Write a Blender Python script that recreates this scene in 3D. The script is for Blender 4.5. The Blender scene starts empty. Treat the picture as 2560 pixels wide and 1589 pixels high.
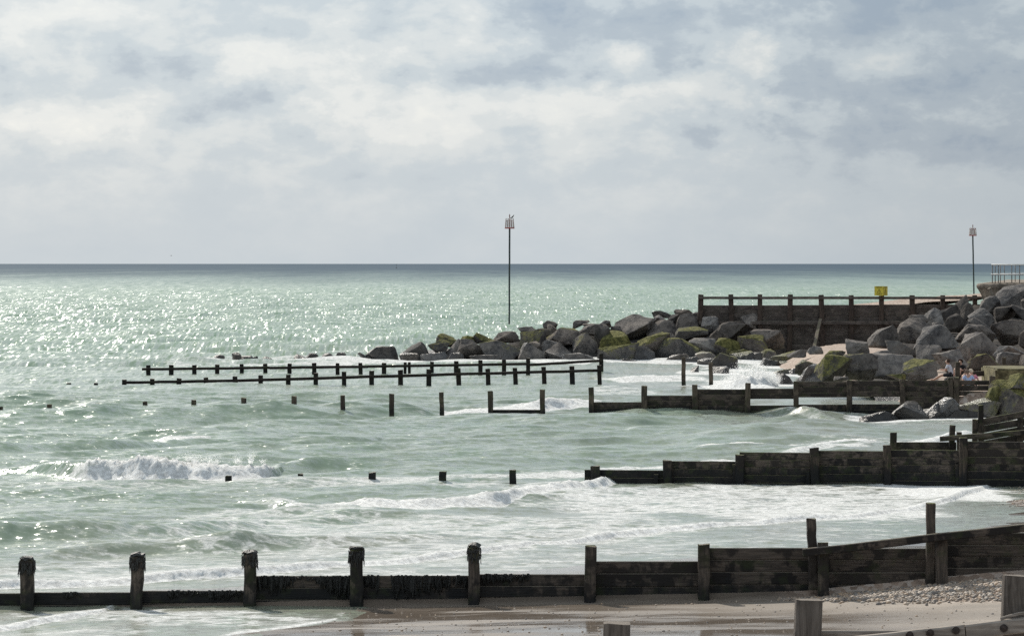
import bpy, bmesh, math, random
import numpy as np
from mathutils import Vector, noise as mnoise

# ------------------------------------------------------------------ camera, sky, sun, exposure
scene = bpy.context.scene
F = 8500.0          # focal length in pixels of a 2560 pixel wide frame
EYE = 7.0           # eye height above the water
HOR = 659.0         # row of the horizon in that frame
cam_d = bpy.data.cameras.new('camera')
cam = bpy.data.objects.new('camera', cam_d)
scene.collection.objects.link(cam)
cam.location = (0, 0, EYE)
cam.rotation_euler = (math.radians(90), 0, 0)
cam_d.sensor_width = 36.0
cam_d.lens = 36.0 * F / 2560.0
cam_d.shift_y = -(794.5 - HOR) / 2560.0
cam_d.clip_start = 1.0
cam_d.clip_end = 200000.0
scene.camera = cam

SUN_AZ, SUN_EL = -25.0, 37.0      # degrees from the view axis (minus: towards the left), elevation
sd = Vector((math.sin(math.radians(SUN_AZ)) * math.cos(math.radians(SUN_EL)),
             math.cos(math.radians(SUN_AZ)) * math.cos(math.radians(SUN_EL)),
             math.sin(math.radians(SUN_EL))))
sun_d = bpy.data.lights.new('sun', 'SUN')
sun_d.energy = 4.2
sun_d.angle = math.radians(0.55)
sun_d.color = (1.0, 0.94, 0.84)
sun = bpy.data.objects.new('sun', sun_d)
scene.collection.objects.link(sun)
sun.rotation_euler = sd.to_track_quat('Z', 'Y').to_euler()
sun.location = (0, 0, 60)

world = bpy.data.worlds.new('World')
scene.world = world
world.use_nodes = True
world.cycles.sampling_method = 'NONE'


class NT:
    """small helper to write node trees in one line per node"""
    def __init__(self, tree):
        self.t = tree
        self.n = tree.nodes
        self.n.clear()

    def node(self, typ, **kw):
        nd = self.n.new(typ)
        for k, v in kw.items():
            setattr(nd, k, v)
        return nd

    def put(self, sock, v):
        if v is None:
            return
        if isinstance(v, bpy.types.NodeSocket):
            self.t.links.new(v, sock)
        else:
            if isinstance(v, (int, float)) and sock.type in ('RGBA',):
                v = (v, v, v, 1)
            if isinstance(v, tuple) and sock.type == 'RGBA' and len(v) == 3:
                v = v + (1,)
            sock.default_value = v

    def math(self, op, a, b=None, c=None, clamp=False):
        nd = self.node('ShaderNodeMath', operation=op, use_clamp=clamp)
        self.put(nd.inputs[0], a)
        self.put(nd.inputs[1], b)
        self.put(nd.inputs[2], c)
        return nd.outputs[0]

    def vmath(self, op, a, b=None, scale=None):
        nd = self.node('ShaderNodeVectorMath', operation=op)
        self.put(nd.inputs[0], a)
        self.put(nd.inputs[1], b)
        if scale is not None:
            self.put(nd.inputs['Scale'], scale)
        return nd.outputs[1] if op in ('LENGTH', 'DOT_PRODUCT', 'DISTANCE') else nd.outputs[0]

    def mix(self, fac, a, b, blend='MIX'):
        nd = self.node('ShaderNodeMix', data_type='RGBA', blend_type=blend)
        self.put(nd.inputs[0], fac)
        self.put(nd.inputs[6], a)
        self.put(nd.inputs[7], b)
        return nd.outputs[2]

    def ramp(self, v, lo, hi, a=0.0, b=1.0, smooth=True):
        nd = self.node('ShaderNodeMapRange', interpolation_type='SMOOTHSTEP' if smooth else 'LINEAR')
        self.put(nd.inputs[0], v)
        self.put(nd.inputs[1], lo)
        self.put(nd.inputs[2], hi)
        self.put(nd.inputs[3], a)
        self.put(nd.inputs[4], b)
        return nd.outputs[0]

    def noise(self, vec, scale, detail=3.0, rough=0.5, dist=0.0, color=False):
        nd = self.node('ShaderNodeTexNoise')
        self.put(nd.inputs['Vector'], vec)
        nd.inputs['Scale'].default_value = scale
        nd.inputs['Detail'].default_value = detail
        nd.inputs['Roughness'].default_value = rough
        nd.inputs['Distortion'].default_value = dist
        return nd.outputs['Color'] if color else nd.outputs['Fac']

    def xyz(self, v):
        nd = self.node('ShaderNodeSeparateXYZ')
        self.put(nd.inputs[0], v)
        return nd.outputs

    def comb(self, x, y, z):
        nd = self.node('ShaderNodeCombineXYZ')
        self.put(nd.inputs[0], x)
        self.put(nd.inputs[1], y)
        self.put(nd.inputs[2], z)
        return nd.outputs[0]


def build_world():
    w = NT(world.node_tree)
    out = w.node('ShaderNodeOutputWorld')
    bg = w.node('ShaderNodeBackground')
    bg.inputs['Strength'].default_value = 0.1
    w.t.links.new(bg.outputs[0], out.inputs['Surface'])
    sky = w.node('ShaderNodeTexSky', sky_type='NISHITA')
    sky.sun_disc = False
    sky.sun_elevation = math.radians(SUN_EL)
    sky.sun_rotation = math.radians(SUN_AZ)
    sky.air_density = 1.0
    sky.dust_density = 2.0
    d = w.node('ShaderNodeTexCoord').outputs['Generated']
    x, y, z = w.xyz(d)
    # cloud field: cumulus seen side-on near the horizon, so it lives in direction space
    flat = w.vmath('MULTIPLY', d, (1.0, 1.0, 1.55))
    n1 = w.noise(flat, 13.0, 4.0, 0.55, 0.3)
    n2 = w.noise(w.vmath('ADD', w.vmath('MULTIPLY', d, (1.0, 1.0, 2.3)), (3.1, 1.7, 0.4)), 30.0, 5.0, 0.58, 0.25)
    cv = w.vmath('ADD', w.vmath('MULTIPLY', d, (1.0, 1.0, 1.8)), (1.3, 4.1, 2.7))
    ca = w.noise(cv, 40.0, 6.0, 0.60, 0.15)
    cb = w.noise(w.vmath('ADD', cv, (-0.006, 0.0, 0.013)), 40.0, 6.0, 0.60, 0.15)
    relief = w.math('MULTIPLY', w.math('SUBTRACT', ca, cb), 1.2)
    n = w.math('ADD', relief, w.math('MULTIPLY', w.math('SUBTRACT', n1, 0.5), 1.1))
    n = w.math('ADD', n, w.math('MULTIPLY', w.math('SUBTRACT', n2, 0.5), 1.0))
    t = w.math('ADD', n, 0.50)

    def blob(px, py, rx, ry, wt):
        c = ((px - 1280) / F, 1.0, (HOR - py) / F)
        k = (F / rx, 1.0, F / ry)
        wob = w.vmath('MULTIPLY', wobble, (2.2 * rx / F, 0.0, 2.6 * ry / F))
        v = w.vmath('MULTIPLY', w.vmath('SUBTRACT', w.vmath('ADD', d, wob), c), k)
        return w.ramp(w.vmath('LENGTH', v), 1.3, 0.2, 0.0, wt)

    wobble = w.vmath('SUBTRACT', w.noise(flat, 46.0, 5.0, 0.62, 0.0, True), (0.5, 0.5, 0.5))
    for b in [(1650, 50, 620, 110, -0.46), (1500, 150, 330, 70, -0.30), (1250, 190, 260, 45, -0.22),
              (2380, 90, 560, 260, -0.40), (2450, 400, 600, 300, -0.34), (330, 170, 250, 75, -0.26),
              (650, 150, 120, 70, 0.46), (850, 200, 190, 100, 0.46), (560, 130, 60, 40, 0.22),
              (160, 300, 300, 50, 0.42), (1000, 290, 260, 90, 0.34), (90, 70, 220, 110, 0.30),
              (1562, 150, 62, 40, 0.62), (1880, 150, 60, 60, 0.52), (1905, 205, 40, 50, 0.30),
              (1350, 260, 420, 60, 0.30), (1700, 250, 260, 80, 0.22), (1500, 350, 420, 60, 0.20),
              (560, 350, 160, 55, -0.16), (760, 360, 130, 50, -0.18), (500, 30, 420, 50, 0.22),
              (1180, 30, 60, 40, 0.34), (1500, 5, 60, 25, 0.34), (120, 420, 220, 80, -0.12)]:
        t = w.math('ADD', t, blob(b[0], b[1], b[2], b[3], b[4] * 0.88))
    t = w.math('ADD', w.math('MULTIPLY', w.math('SUBTRACT', t, 0.52), 0.74), 0.53)
    # towards the horizon the far cloud decks melt into one veil
    veil = w.ramp(z, 0.046, 0.004)
    t = w.math('ADD', w.math('MULTIPLY', t, w.math('SUBTRACT', 1.0, w.math('MULTIPLY', veil, 0.88))),
               w.math('MULTIPLY', veil, 0.46))
    cr = w.node('ShaderNodeValToRGB')
    cr.color_ramp.interpolation = 'EASE'
    el = cr.color_ramp.elements
    el[0].position = 0.0
    el[0].color = (0.335, 0.425, 0.540, 1)
    el[1].position = 1.0
    el[1].color = (0.89, 0.890, 0.865, 1)
    for p, c in ((0.22, (0.430, 0.510, 0.600, 1)), (0.45, (0.575, 0.645, 0.705, 1)), (0.66, (0.705, 0.745, 0.770, 1)),
                 (0.82, (0.815, 0.830, 0.830, 1))):
        e = el.new(p)
        e.color = c
    w.put(cr.inputs[0], t)
    cloud = w.vmath('SCALE', cr.outputs[0], scale=9.4)
    # the deck thins to one side of the sun: a broad brightness change over the whole dome
    side = w.ramp(w.math('ADD', x, w.math('MULTIPLY', y, 0.0)), -0.9, 0.9, 1.08, 0.90, False)
    side = w.math('MULTIPLY', side, w.ramp(x, 0.0, 0.16, 1.0, 0.87))
    cloud = w.vmath('MULTIPLY', w.vmath('SCALE', cloud, scale=side), (0.995, 1.03, 1.055))
    col = w.mix(0.12, cloud, sky.outputs[0])
    w.put(bg.inputs['Color'], col)


build_world()
scene.view_settings.view_transform = 'Standard'
scene.view_settings.look = 'None'
scene.view_settings.gamma = 1.0
scene.view_settings.exposure = 0.0
scene.cycles.max_bounces = 4
scene.cycles.diffuse_bounces = 2
scene.cycles.glossy_bounces = 2
scene.cycles.sample_clamp_indirect = 3.0
scene.cycles.use_denoising = False
scene.cycles.adaptive_threshold = 0.02

# ------------------------------------------------------------------ helpers
COL = scene.collection


def WX(px, D):
    return (px - 1280.0) / F * D


def WZ(py, D):
    return EYE - (py - HOR) / F * D


def WD(py, z=0.0):
    return (EYE - z) * F / (py - HOR)


K = 2560.0 / 2436.0     # the photograph was also measured on a 2436 pixel wide copy


def tag(o, label=None, cat=None, group=None, kind=None):
    if label:
        o['label'] = label
    if cat:
        o['category'] = cat
    if group:
        o['group'] = group
    if kind:
        o['kind'] = kind
    return o


def empty(name, loc):
    o = bpy.data.objects.new(name, None)
    o.empty_display_size = 0.3
    o.location = loc
    COL.objects.link(o)
    return o


def link_mesh(name, me, mat=None, parent=None, loc=(0, 0, 0), smooth=False):
    o = bpy.data.objects.new(name, me)
    COL.objects.link(o)
    if mat is not None:
        me.materials.append(mat)
    if parent is not None:
        o.parent = parent
        base = Vector((0, 0, 0))
        p = parent
        while p is not None:
            base += p.location
            p = p.parent
        o.location = Vector(loc) - base
    else:
        o.location = loc
    if smooth:
        me.polygons.foreach_set('use_smooth', [True] * len(me.polygons))
    return o


def bm_mesh(bm, name):
    me = bpy.data.meshes.new(name)
    bm.to_mesh(me)
    bm.free()
    return me


def fill_mesh(name, verts, faces_quads):
    """verts (n,3) and quads (m,4) as arrays -> mesh"""
    me = bpy.data.meshes.new(name)
    n, m = len(verts), len(faces_quads)
    me.vertices.add(n)
    me.vertices.foreach_set('co', np.asarray(verts, dtype=np.float32).ravel())
    k = faces_quads.shape[1]
    me.loops.add(m * k)
    me.loops.foreach_set('vertex_index', faces_quads.astype(np.int32).ravel())
    me.polygons.add(m)
    me.polygons.foreach_set('loop_start', np.arange(0, m * k, k, dtype=np.int32))
    me.polygons.foreach_set('loop_total', np.full(m, k, dtype=np.int32))
    me.update(calc_edges=True)
    return me


def grid_quads(nr, nc):
    i = np.arange(nr - 1)[:, None] * nc + np.arange(nc - 1)[None, :]
    return np.stack([i, i + 1, i + 1 + nc, i + nc], axis=-1).reshape(-1, 4)


_ang = np.random.RandomState(5).rand(1024) * 2 * np.pi
_gx, _gy = np.cos(_ang).astype(np.float32), np.sin(_ang).astype(np.float32)


def pnoise(x, y, seed=0):
    """gradient noise on arrays, about -0.7 .. 0.7"""
    xi = np.floor(x).astype(np.int64)
    yi = np.floor(y).astype(np.int64)
    xf = (x - xi).astype(np.float32)
    yf = (y - yi).astype(np.float32)

    def g(ix, iy, dx, dy):
        h = (ix * 374761393 + iy * 668265263 + seed * 974634777) & 0x7fffffff
        h = ((h ^ (h >> 13)) * 1274126177) & 0x7fffffff
        h = (h ^ (h >> 16)) & 1023
        return _gx[h] * dx + _gy[h] * dy
    u = xf * xf * xf * (xf * (xf * 6 - 15) + 10)
    v = yf * yf * yf * (yf * (yf * 6 - 15) + 10)
    a = g(xi, yi, xf, yf)
    b = g(xi + 1, yi, xf - 1, yf)
    c = g(xi, yi + 1, xf, yf - 1)
    d = g(xi + 1, yi + 1, xf - 1, yf - 1)
    return (a * (1 - u) + b * u) * (1 - v) + (c * (1 - u) + d * u) * v


def sstep(a, b, x):
    t = np.clip((x - a) / (b - a), 0, 1)
    return t * t * (3 - 2 * t)


# ------------------------------------------------------------------ materials
def new_mat(name):
    m = bpy.data.materials.new(name)
    m.use_nodes = True
    n = NT(m.node_tree)
    out = n.node('ShaderNodeOutputMaterial')
    bs = n.node('ShaderNodeBsdfPrincipled')
    n.t.links.new(bs.outputs[0], out.inputs['Surface'])
    return m, n, bs, out


def bump(n, h, strength, dist, normal=None):
    b = n.node('ShaderNodeBump')
    n.put(b.inputs['Strength'], strength)
    b.inputs['Distance'].default_value = dist
    n.put(b.inputs['Height'], h)
    if normal is not None:
        n.put(b.inputs['Normal'], normal)
    return b.outputs[0]


def timber(name, axis, dry, wet, algae=0.5, moss_top=0.6, tide=None, dark=0.5, rough=0.75):
    """sea-worn timber: grain along axis, dark weed stains, green algae, darker wet foot below the tide mark"""
    m, n, bs, out = new_mat(name)
    g = n.node('ShaderNodeNewGeometry')
    pos = g.outputs['Position']
    nz = n.xyz(g.outputs['True Normal'])[2]
    oi = n.node('ShaderNodeObjectInfo')
    rnd = oi.outputs['Random']
    st = {'x': (0.9, 9.0, 11.0), 'z': (10.0, 10.0, 0.9)}[axis]
    p2 = n.vmath('ADD', pos, n.comb(n.math('MULTIPLY', rnd, 37.0), 0.0, n.math('MULTIPLY', rnd, 11.0)))
    grain = n.noise(n.vmath('MULTIPLY', p2, st), 2.2, 5.0, 0.6, 0.6)
    blot = n.noise(p2, 1.5, 5.0, 0.62, 0.3)
    fine = n.noise(p2, 9.0, 4.0, 0.6, 0.0)
    col = n.mix(n.ramp(grain, 0.3, 0.72), wet, dry)
    col = n.mix(n.math('MULTIPLY', n.ramp(blot, 0.46, 0.54), dark), col, n.mix(0.75, wet, (0.010, 0.010, 0.011)))
    # board to board variation
    col = n.mix(n.math('MULTIPLY', rnd, 0.35), col, n.mix(0.5, col, dry))
    # ragged dark weed below a line
    if tide is not None:
        z = n.xyz(pos)[2]
        edge = n.math('ADD', z, n.math('MULTIPLY', n.math('SUBTRACT', n.noise(n.vmath('MULTIPLY', p2, (3.0, 3.0, 0.7)), 1.4, 5.0, 0.65), 0.5), 1.3))
        wf = n.ramp(edge, tide + 0.22, tide - 0.1)
        col = n.mix(n.math('MULTIPLY', wf, 0.85), col, (0.013, 0.014, 0.015))
        ws = n.math('MULTIPLY', wf, 0.3)
    else:
        ws = 0.0
    gm = n.math('MULTIPLY', n.ramp(n.noise(p2, 2.6, 4.0, 0.6, 0.2), 0.50, 0.68), algae)
    col = n.mix(gm, col, (0.045, 0.058, 0.022))
    wt_ = n.math('MULTIPLY', n.ramp(nz, 0.5, 0.9), n.ramp(fine, 0.3, 0.6, 0.45, 0.95))  # upward faces paled: the sunlit line along top edges, put into the colour
    col = n.mix(wt_, col, n.mix(0.5, dry, (0.30, 0.26, 0.22)))
    if moss_top:
        tm = n.math('MULTIPLY', n.ramp(nz, 0.6, 0.85), n.ramp(n.noise(p2, 3.1, 3.0, 0.6), 0.38, 0.55))
        col = n.mix(n.math('MULTIPLY', tm, moss_top), col, (0.11, 0.125, 0.035))
    n.put(bs.inputs['Base Color'], col)
    n.put(bs.inputs['Roughness'], n.math('SUBTRACT', rough, ws))
    bs.inputs['Specular IOR Level'].default_value = 0.12
    h = n.math('ADD', n.math('MULTIPLY', grain, 0.7), n.math('MULTIPLY', fine, 0.5))
    n.put(bs.inputs['Normal'], bump(n, h, 0.7, 0.03))
    return m


def plain(name, col, rough=0.6, var=0.15, scale=8.0, spec=0.4, metal=0.0, b=0.0):
    m, n, bs, out = new_mat(name)
    p = n.node('ShaderNodeNewGeometry').outputs['Position']
    f = n.noise(p, scale, 4.0, 0.6)
    dk = tuple(c * (1 - 2 * var) for c in col)
    lt = tuple(min(1.0, c * (1 + 1.2 * var)) for c in col)
    n.put(bs.inputs['Base Color'], n.mix(n.ramp(f, 0.3, 0.7), dk, lt))
    bs.inputs['Roughness'].default_value = rough
    bs.inputs['Specular IOR Level'].default_value = spec
    bs.inputs['Metallic'].default_value = metal
    if b:
        n.put(bs.inputs['Normal'], bump(n, f, b, 0.03))
    return m


M = {}
BR, BK = (0.085, 0.066, 0.052), (0.030, 0.026, 0.024)
M['g1_h'] = timber('timber_near_planks', 'x', (0.122, 0.098, 0.080), (0.040, 0.034, 0.030), 0.35, 0.2, 0.30, 0.95, 0.7)
M['g1_v'] = timber('timber_near_posts', 'z', (0.130, 0.104, 0.084), (0.038, 0.033, 0.029), 0.35, 0.8, 0.25, 0.9, 0.7)
M['g2_h'] = timber('timber_second_planks', 'x', (0.140, 0.112, 0.090), (0.034, 0.030, 0.027), 0.5, 0.9, 0.45, 0.95, 0.72)
M['g2_v'] = timber('timber_second_posts', 'z', (0.100, 0.078, 0.060), (0.026, 0.023, 0.020), 0.4, 0.9, 0.45, 0.9, 0.72)
M['g3_h'] = timber('timber_third_planks', 'x', (0.135, 0.106, 0.086), (0.044, 0.037, 0.033), 0.4, 0.7, 0.30, 0.8, 0.75)
M['g3_v'] = timber('timber_third_posts', 'z', (0.150, 0.118, 0.090), (0.050, 0.041, 0.034), 0.35, 0.6, 0.25, 0.6, 0.75)
M['row_h'] = timber('timber_rail_rows', 'x', (0.037, 0.029, 0.025), (0.019, 0.015, 0.015), 0.25, 0.3, None, 0.5, 0.8)
M['row_v'] = timber('timber_row_posts', 'z', (0.037, 0.030, 0.025), (0.016, 0.014, 0.014), 0.3, 0.2, 0.2, 0.5, 0.8)
M['fence_h'] = timber('timber_fence_planks', 'x', (0.190, 0.158, 0.138), (0.060, 0.051, 0.047), 0.1, 0.3, None, 0.45, 0.85)
M['fence_v'] = timber('timber_fence_posts', 'z', (0.125, 0.092, 0.075), (0.036, 0.029, 0.026), 0.1, 0.3, None, 0.4, 0.85)
M['grey_v'] = timber('timber_grey_posts', 'z', (0.180, 0.155, 0.135), (0.065, 0.055, 0.048), 0.0, 0.0, None, 0.25, 0.9)
M['grey_h'] = timber('timber_grey_rail', 'x', (0.400, 0.350, 0.305), (0.150, 0.125, 0.108), 0.0, 0.0, None, 0.2, 0.9)
M['weed'] = plain('seaweed_black', (0.022, 0.022, 0.020), 0.5, 0.3, 30.0, 0.5, 0, 0.8)
M['iron'] = plain('rusty_bolt', (0.045, 0.032, 0.028), 0.7, 0.3, 30.0, 0.5, 0.3, 0.4)


def boulder_mat():
    m, n, bs, out = new_mat('boulder_rock')
    g = n.node('ShaderNodeNewGeometry')
    pos = g.outputs['Position']
    nx, ny, nz = n.xyz(g.outputs['Normal'])
    oi = n.node('ShaderNodeObjectInfo')
    cr, cg, cb = n.xyz(oi.outputs['Color'])
    rnd = oi.outputs['Random']
    p = n.vmath('ADD', pos, n.comb(n.math('MULTIPLY', rnd, 90.0), 0.0, 0.0))
    a = n.noise(p, 0.9, 6.0, 0.62, 0.4)
    b = n.noise(p, 4.0, 5.0, 0.65, 0.0)
    c = n.noise(p, 14.0, 3.0, 0.6, 0.0)
    warm = n.mix(n.ramp(a, 0.32, 0.68), (0.052, 0.048, 0.048), (0.235, 0.198, 0.168))
    warm = n.mix(n.ramp(b, 0.35, 0.75), warm, n.mix(0.5, warm, (0.29, 0.25, 0.22)))
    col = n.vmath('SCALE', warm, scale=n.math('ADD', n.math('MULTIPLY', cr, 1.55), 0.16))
    cold = n.mix(0.5, col, n.vmath('MULTIPLY', col, (0.78, 0.95, 1.12)))
    col = n.mix(rnd, col, cold)
    # green growth on the upper faces, with patches
    mz = n.math('ADD', nz, n.math('MULTIPLY', n.math('SUBTRACT', a, 0.5), 2.2))
    mz = n.math('ADD', mz, n.math('MULTIPLY', n.math('SUBTRACT', b, 0.5), 1.0))
    mz = n.math('ADD', mz, n.math('MULTIPLY', cg, 1.6))
    mz = n.math('ADD', mz, n.math('MULTIPLY', n.math('SUBTRACT', c, 0.5), 1.2))
    mm = n.math('MULTIPLY', n.ramp(mz, 0.98, 1.5), n.ramp(cg, 0.05, 0.25))
    moss = n.mix(n.ramp(b, 0.35, 0.65), (0.062, 0.065, 0.022), (0.195, 0.182, 0.062))
    col = n.mix(n.math('MULTIPLY', mm, 0.9), col, moss)
    # dark wet band just above the water
    z = n.xyz(pos)[2]
    wetl = n.ramp(n.math('ADD', z, n.math('MULTIPLY', n.math('SUBTRACT', a, 0.5), 0.8)), 0.95, 0.35)
    wet = n.math('MAXIMUM', n.math('MULTIPLY', wetl, 0.85), cb)
    col = n.mix(n.math('MULTIPLY', wet, 0.75), col, n.vmath('SCALE', col, scale=0.40))
    n.put(bs.inputs['Base Color'], col)
    n.put(bs.inputs['Roughness'], n.ramp(wet, 0.0, 1.0, 0.92, 0.36, False))
    n.put(bs.inputs['Specular IOR Level'], n.ramp(wet, 0.0, 1.0, 0.08, 0.6, False))
    vo = n.node('ShaderNodeTexVoronoi', feature='DISTANCE_TO_EDGE')
    vo.inputs['Scale'].default_value = 0.9
    n.put(vo.inputs['Vector'], n.vmath('ADD', p, n.vmath('SCALE', n.noise(p, 1.4, 3.0, 0.6, 0.0, True), scale=1.1)))
    crack = n.ramp(vo.outputs['Distance'], 0.045, 0.0)
    h = n.math('ADD', n.math('MULTIPLY', b, 1.0), n.math('MULTIPLY', c, 0.35))
    h = n.math('SUBTRACT', h, n.math('MULTIPLY', crack, 0.5))
    n.put(bs.inputs['Normal'], bump(n, h, 0.7, 0.12))
    return m


M['rock'] = boulder_mat()


def beach_mat(name='beach_sand_and_shingle'):
    m, n, bs, out = new_mat(name)
    g = n.node('ShaderNodeNewGeometry')
    pos = g.outputs['Position']
    at = n.node('ShaderNodeAttribute', attribute_name='shingle').outputs['Fac']
    wt = n.node('ShaderNodeAttribute', attribute_name='wet').outputs['Fac']
    # sand with streaked, half drained film of water
    stx = n.noise(n.vmath('MULTIPLY', pos, (0.35, 1.3, 1.0)), 0.8, 5.0, 0.6, 0.5)
    fine = n.noise(pos, 22.0, 4.0, 0.65)
    rip = n.noise(n.vmath('MULTIPLY', pos, (0.8, 2.2, 1.0)), 3.5, 4.0, 0.55, 0.4)
    sand = n.mix(n.ramp(stx, 0.35, 0.65), (0.285, 0.240, 0.196), (0.420, 0.352, 0.285))
    sand = n.mix(n.ramp(fine, 0.35, 0.7), n.vmath('SCALE', sand, scale=0.82), sand)
    wetc = n.vmath('MULTIPLY', sand, (0.52, 0.50, 0.49))
    film = n.math('MAXIMUM', n.math('MULTIPLY', wt, n.ramp(stx, 0.30, 0.58)), n.math('SUBTRACT', wt, 1.0))
    sand = n.mix(n.math('MAXIMUM', n.math('MULTIPLY', wt, 0.55, None, True), film), sand, wetc)
    # shingle: flint pebbles of many colours
    vo = n.node('ShaderNodeTexVoronoi')
    vo.inputs['Scale'].default_value = 7.0
    n.put(vo.inputs['Vector'], pos)
    pc = n.node('ShaderNodeValToRGB')
    e = pc.color_ramp.elements
    e[0].color = (0.23, 0.165, 0.125, 1)
    e[1].color = (0.50, 0.42, 0.36, 1)
    e2 = e.new(0.5)
    e2.color = (0.37, 0.27, 0.205, 1)
    n.put(pc.inputs[0], n.xyz(vo.outputs['Color'])[0])
    big = n.noise(pos, 0.5, 4.0, 0.6)
    shc = n.mix(n.ramp(big, 0.3, 0.7), n.vmath('SCALE', pc.outputs[0], scale=0.8), pc.outputs[0])
    col = n.mix(at, sand, shc)
    n.put(bs.inputs['Base Color'], col)
    rs = n.ramp(film, 0.0, 1.0, 0.55, 0.10, False)
    n.put(bs.inputs['Roughness'], n.mix(at, rs, 0.9))
    bs.inputs['Specular IOR Level'].default_value = 0.5
    hs = n.math('ADD', n.math('MULTIPLY', rip, 0.5), n.math('MULTIPLY', fine, 0.12))
    h = n.mix(at, hs, n.vmath('SCALE', n.comb(n.math('SUBTRACT', 0.6, vo.outputs['Distance']), 0, 0), scale=3.0))
    hh = n.math('ADD', n.math('MULTIPLY', hs, n.math('SUBTRACT', 1.0, at)),
                n.math('MULTIPLY', n.math('SUBTRACT', 0.6, vo.outputs['Distance']), n.math('MULTIPLY', at, 1.6)))
    n.put(bs.inputs['Normal'], bump(n, hh, n.ramp(film, 0.0, 1.0, 0.4, 0.05) , 0.06))
    return m


M['beach'] = beach_mat()


def sea_mat():
    m, n, bs, out = new_mat('sea_water')
    n.n.remove(bs)
    g = n.node('ShaderNodeNewGeometry')
    pos = g.outputs['Position']
    nor = g.outputs['Normal']
    x, y, z = n.xyz(pos)
    foam = n.node('ShaderNodeAttribute', attribute_name='foam').outputs['Fac']
    silt = n.node('ShaderNodeAttribute', attribute_name='silt').outputs['Fac']
    # colour of the water body: silty by the beach, chalk-green, then navy offshore, cloud shadow painted in with the depth
    big = n.noise(n.vmath('MULTIPLY', pos, (0.014, 0.0011, 0.0)), 1.0, 5.0, 0.7)
    mid = n.noise(n.vmath('MULTIPLY', pos, (0.05, 0.02, 0.0)), 1.0, 4.0, 0.6)
    green = n.mix(n.ramp(mid, 0.35, 0.65), (0.190, 0.275, 0.200), (0.255, 0.340, 0.254))
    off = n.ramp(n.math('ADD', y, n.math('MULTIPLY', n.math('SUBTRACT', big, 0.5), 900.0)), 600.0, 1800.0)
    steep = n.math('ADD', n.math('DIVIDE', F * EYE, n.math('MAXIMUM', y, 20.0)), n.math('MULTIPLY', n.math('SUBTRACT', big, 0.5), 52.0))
    deep_shade = n.ramp(steep, 66.0, 8.0)
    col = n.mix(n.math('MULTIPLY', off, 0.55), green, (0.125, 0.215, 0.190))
    col = n.mix(deep_shade, col, (0.050, 0.082, 0.115))
    sb = n.noise(n.vmath('MULTIPLY', pos, (0.35, 0.16, 0.0)), 1.0, 3.0, 0.6)
    col = n.mix(n.math('MULTIPLY', silt, n.ramp(sb, 0.25, 0.7, 0.45, 1.0)), col, (0.225, 0.228, 0.172))
    # ripples: small ones near, wave-sized ones far away
    near = n.ramp(y, 420.0, 120.0)
    r1 = n.vmath('SUBTRACT', n.noise(n.vmath('MULTIPLY', pos, (1.5, 2.4, 1.0)), 2.0, 4.0, 0.68, 0.3, True), (0.5, 0.5, 0.5))
    r2 = n.vmath('SUBTRACT', n.noise(n.vmath('MULTIPLY', pos, (3.0, 0.22, 0.0)), 1.0, 3.0, 0.65, 0.2, True), (0.5, 0.5, 0.5))
    r3 = n.vmath('SUBTRACT', n.noise(n.vmath('MULTIPLY', pos, (1.15, 0.024, 0.0)), 1.0, 3.0, 0.65, 0.2, True), (0.5, 0.5, 0.5))
    k1 = n.ramp(y, 90.0, 320.0, 1.9, 0.5)
    k2 = n.math('MULTIPLY', n.ramp(y, 120.0, 320.0), n.ramp(steep, 25.0, 130.0, 0.0, 2.9))
    k3 = n.math('MULTIPLY', n.ramp(y, 350.0, 900.0), n.ramp(steep, 14.0, 90.0, 0.0, 2.8))
    v = n.vmath('ADD', n.vmath('SCALE', r1, scale=k1), n.vmath('SCALE', r2, scale=k2))
    v = n.vmath('ADD', v, n.vmath('SCALE', r3, scale=k3))
    calm = n.ramp(silt, 0.35, 1.0, 1.0, 0.55)
    v = n.vmath('SCALE', n.vmath('MULTIPLY', v, (1.0, 1.0, 0.0)), scale=calm)
    N = n.vmath('NORMALIZE', n.vmath('ADD', nor, v))
    dif = n.node('ShaderNodeBsdfDiffuse')
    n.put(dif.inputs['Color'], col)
    gl = n.node('ShaderNodeBsdfGlossy')
    gl.distribution = 'GGX'
    n.put(gl.inputs['Roughness'], n.ramp(y, 80.0, 350.0, 0.20, 0.25))
    n.put(gl.inputs['Normal'], N)
    n.put(gl.inputs['Color'], (0.95, 0.97, 0.97))
    fr = n.node('ShaderNodeFresnel')
    fr.inputs['IOR'].default_value = 1.34
    n.put(fr.inputs['Normal'], N)
    # a rough sea never mirrors fully at grazing angles
    fac = n.math('MINIMUM', n.math('MULTIPLY', fr.outputs[0], 1.0), n.math('SUBTRACT', n.ramp(y, 150.0, 300.0, 0.68, 0.42), n.math('MULTIPLY', deep_shade, 0.30)))
    mx = n.node('ShaderNodeMixShader')
    n.put(mx.inputs[0], fac)
    n.t.links.new(dif.outputs[0], mx.inputs[1])
    n.t.links.new(gl.outputs[0], mx.inputs[2])
    # foam
    warp = n.vmath('SUBTRACT', n.noise(pos, 0.9, 3.0, 0.6, 0.0, True), (0.5, 0.5, 0.5))
    fp = n.vmath('ADD', n.vmath('MULTIPLY', pos, (0.62, 1.05, 0.0)), n.vmath('SCALE', warp, scale=0.9))
    vo = n.node('ShaderNodeTexVoronoi', feature='DISTANCE_TO_EDGE')
    vo.inputs['Scale'].default_value = 2.3
    n.put(vo.inputs['Vector'], fp)
    lace = n.ramp(vo.outputs['Distance'], 0.22, 0.01)
    fn = n.noise(fp, 1.6, 7.0, 0.74, 0.0)
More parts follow.
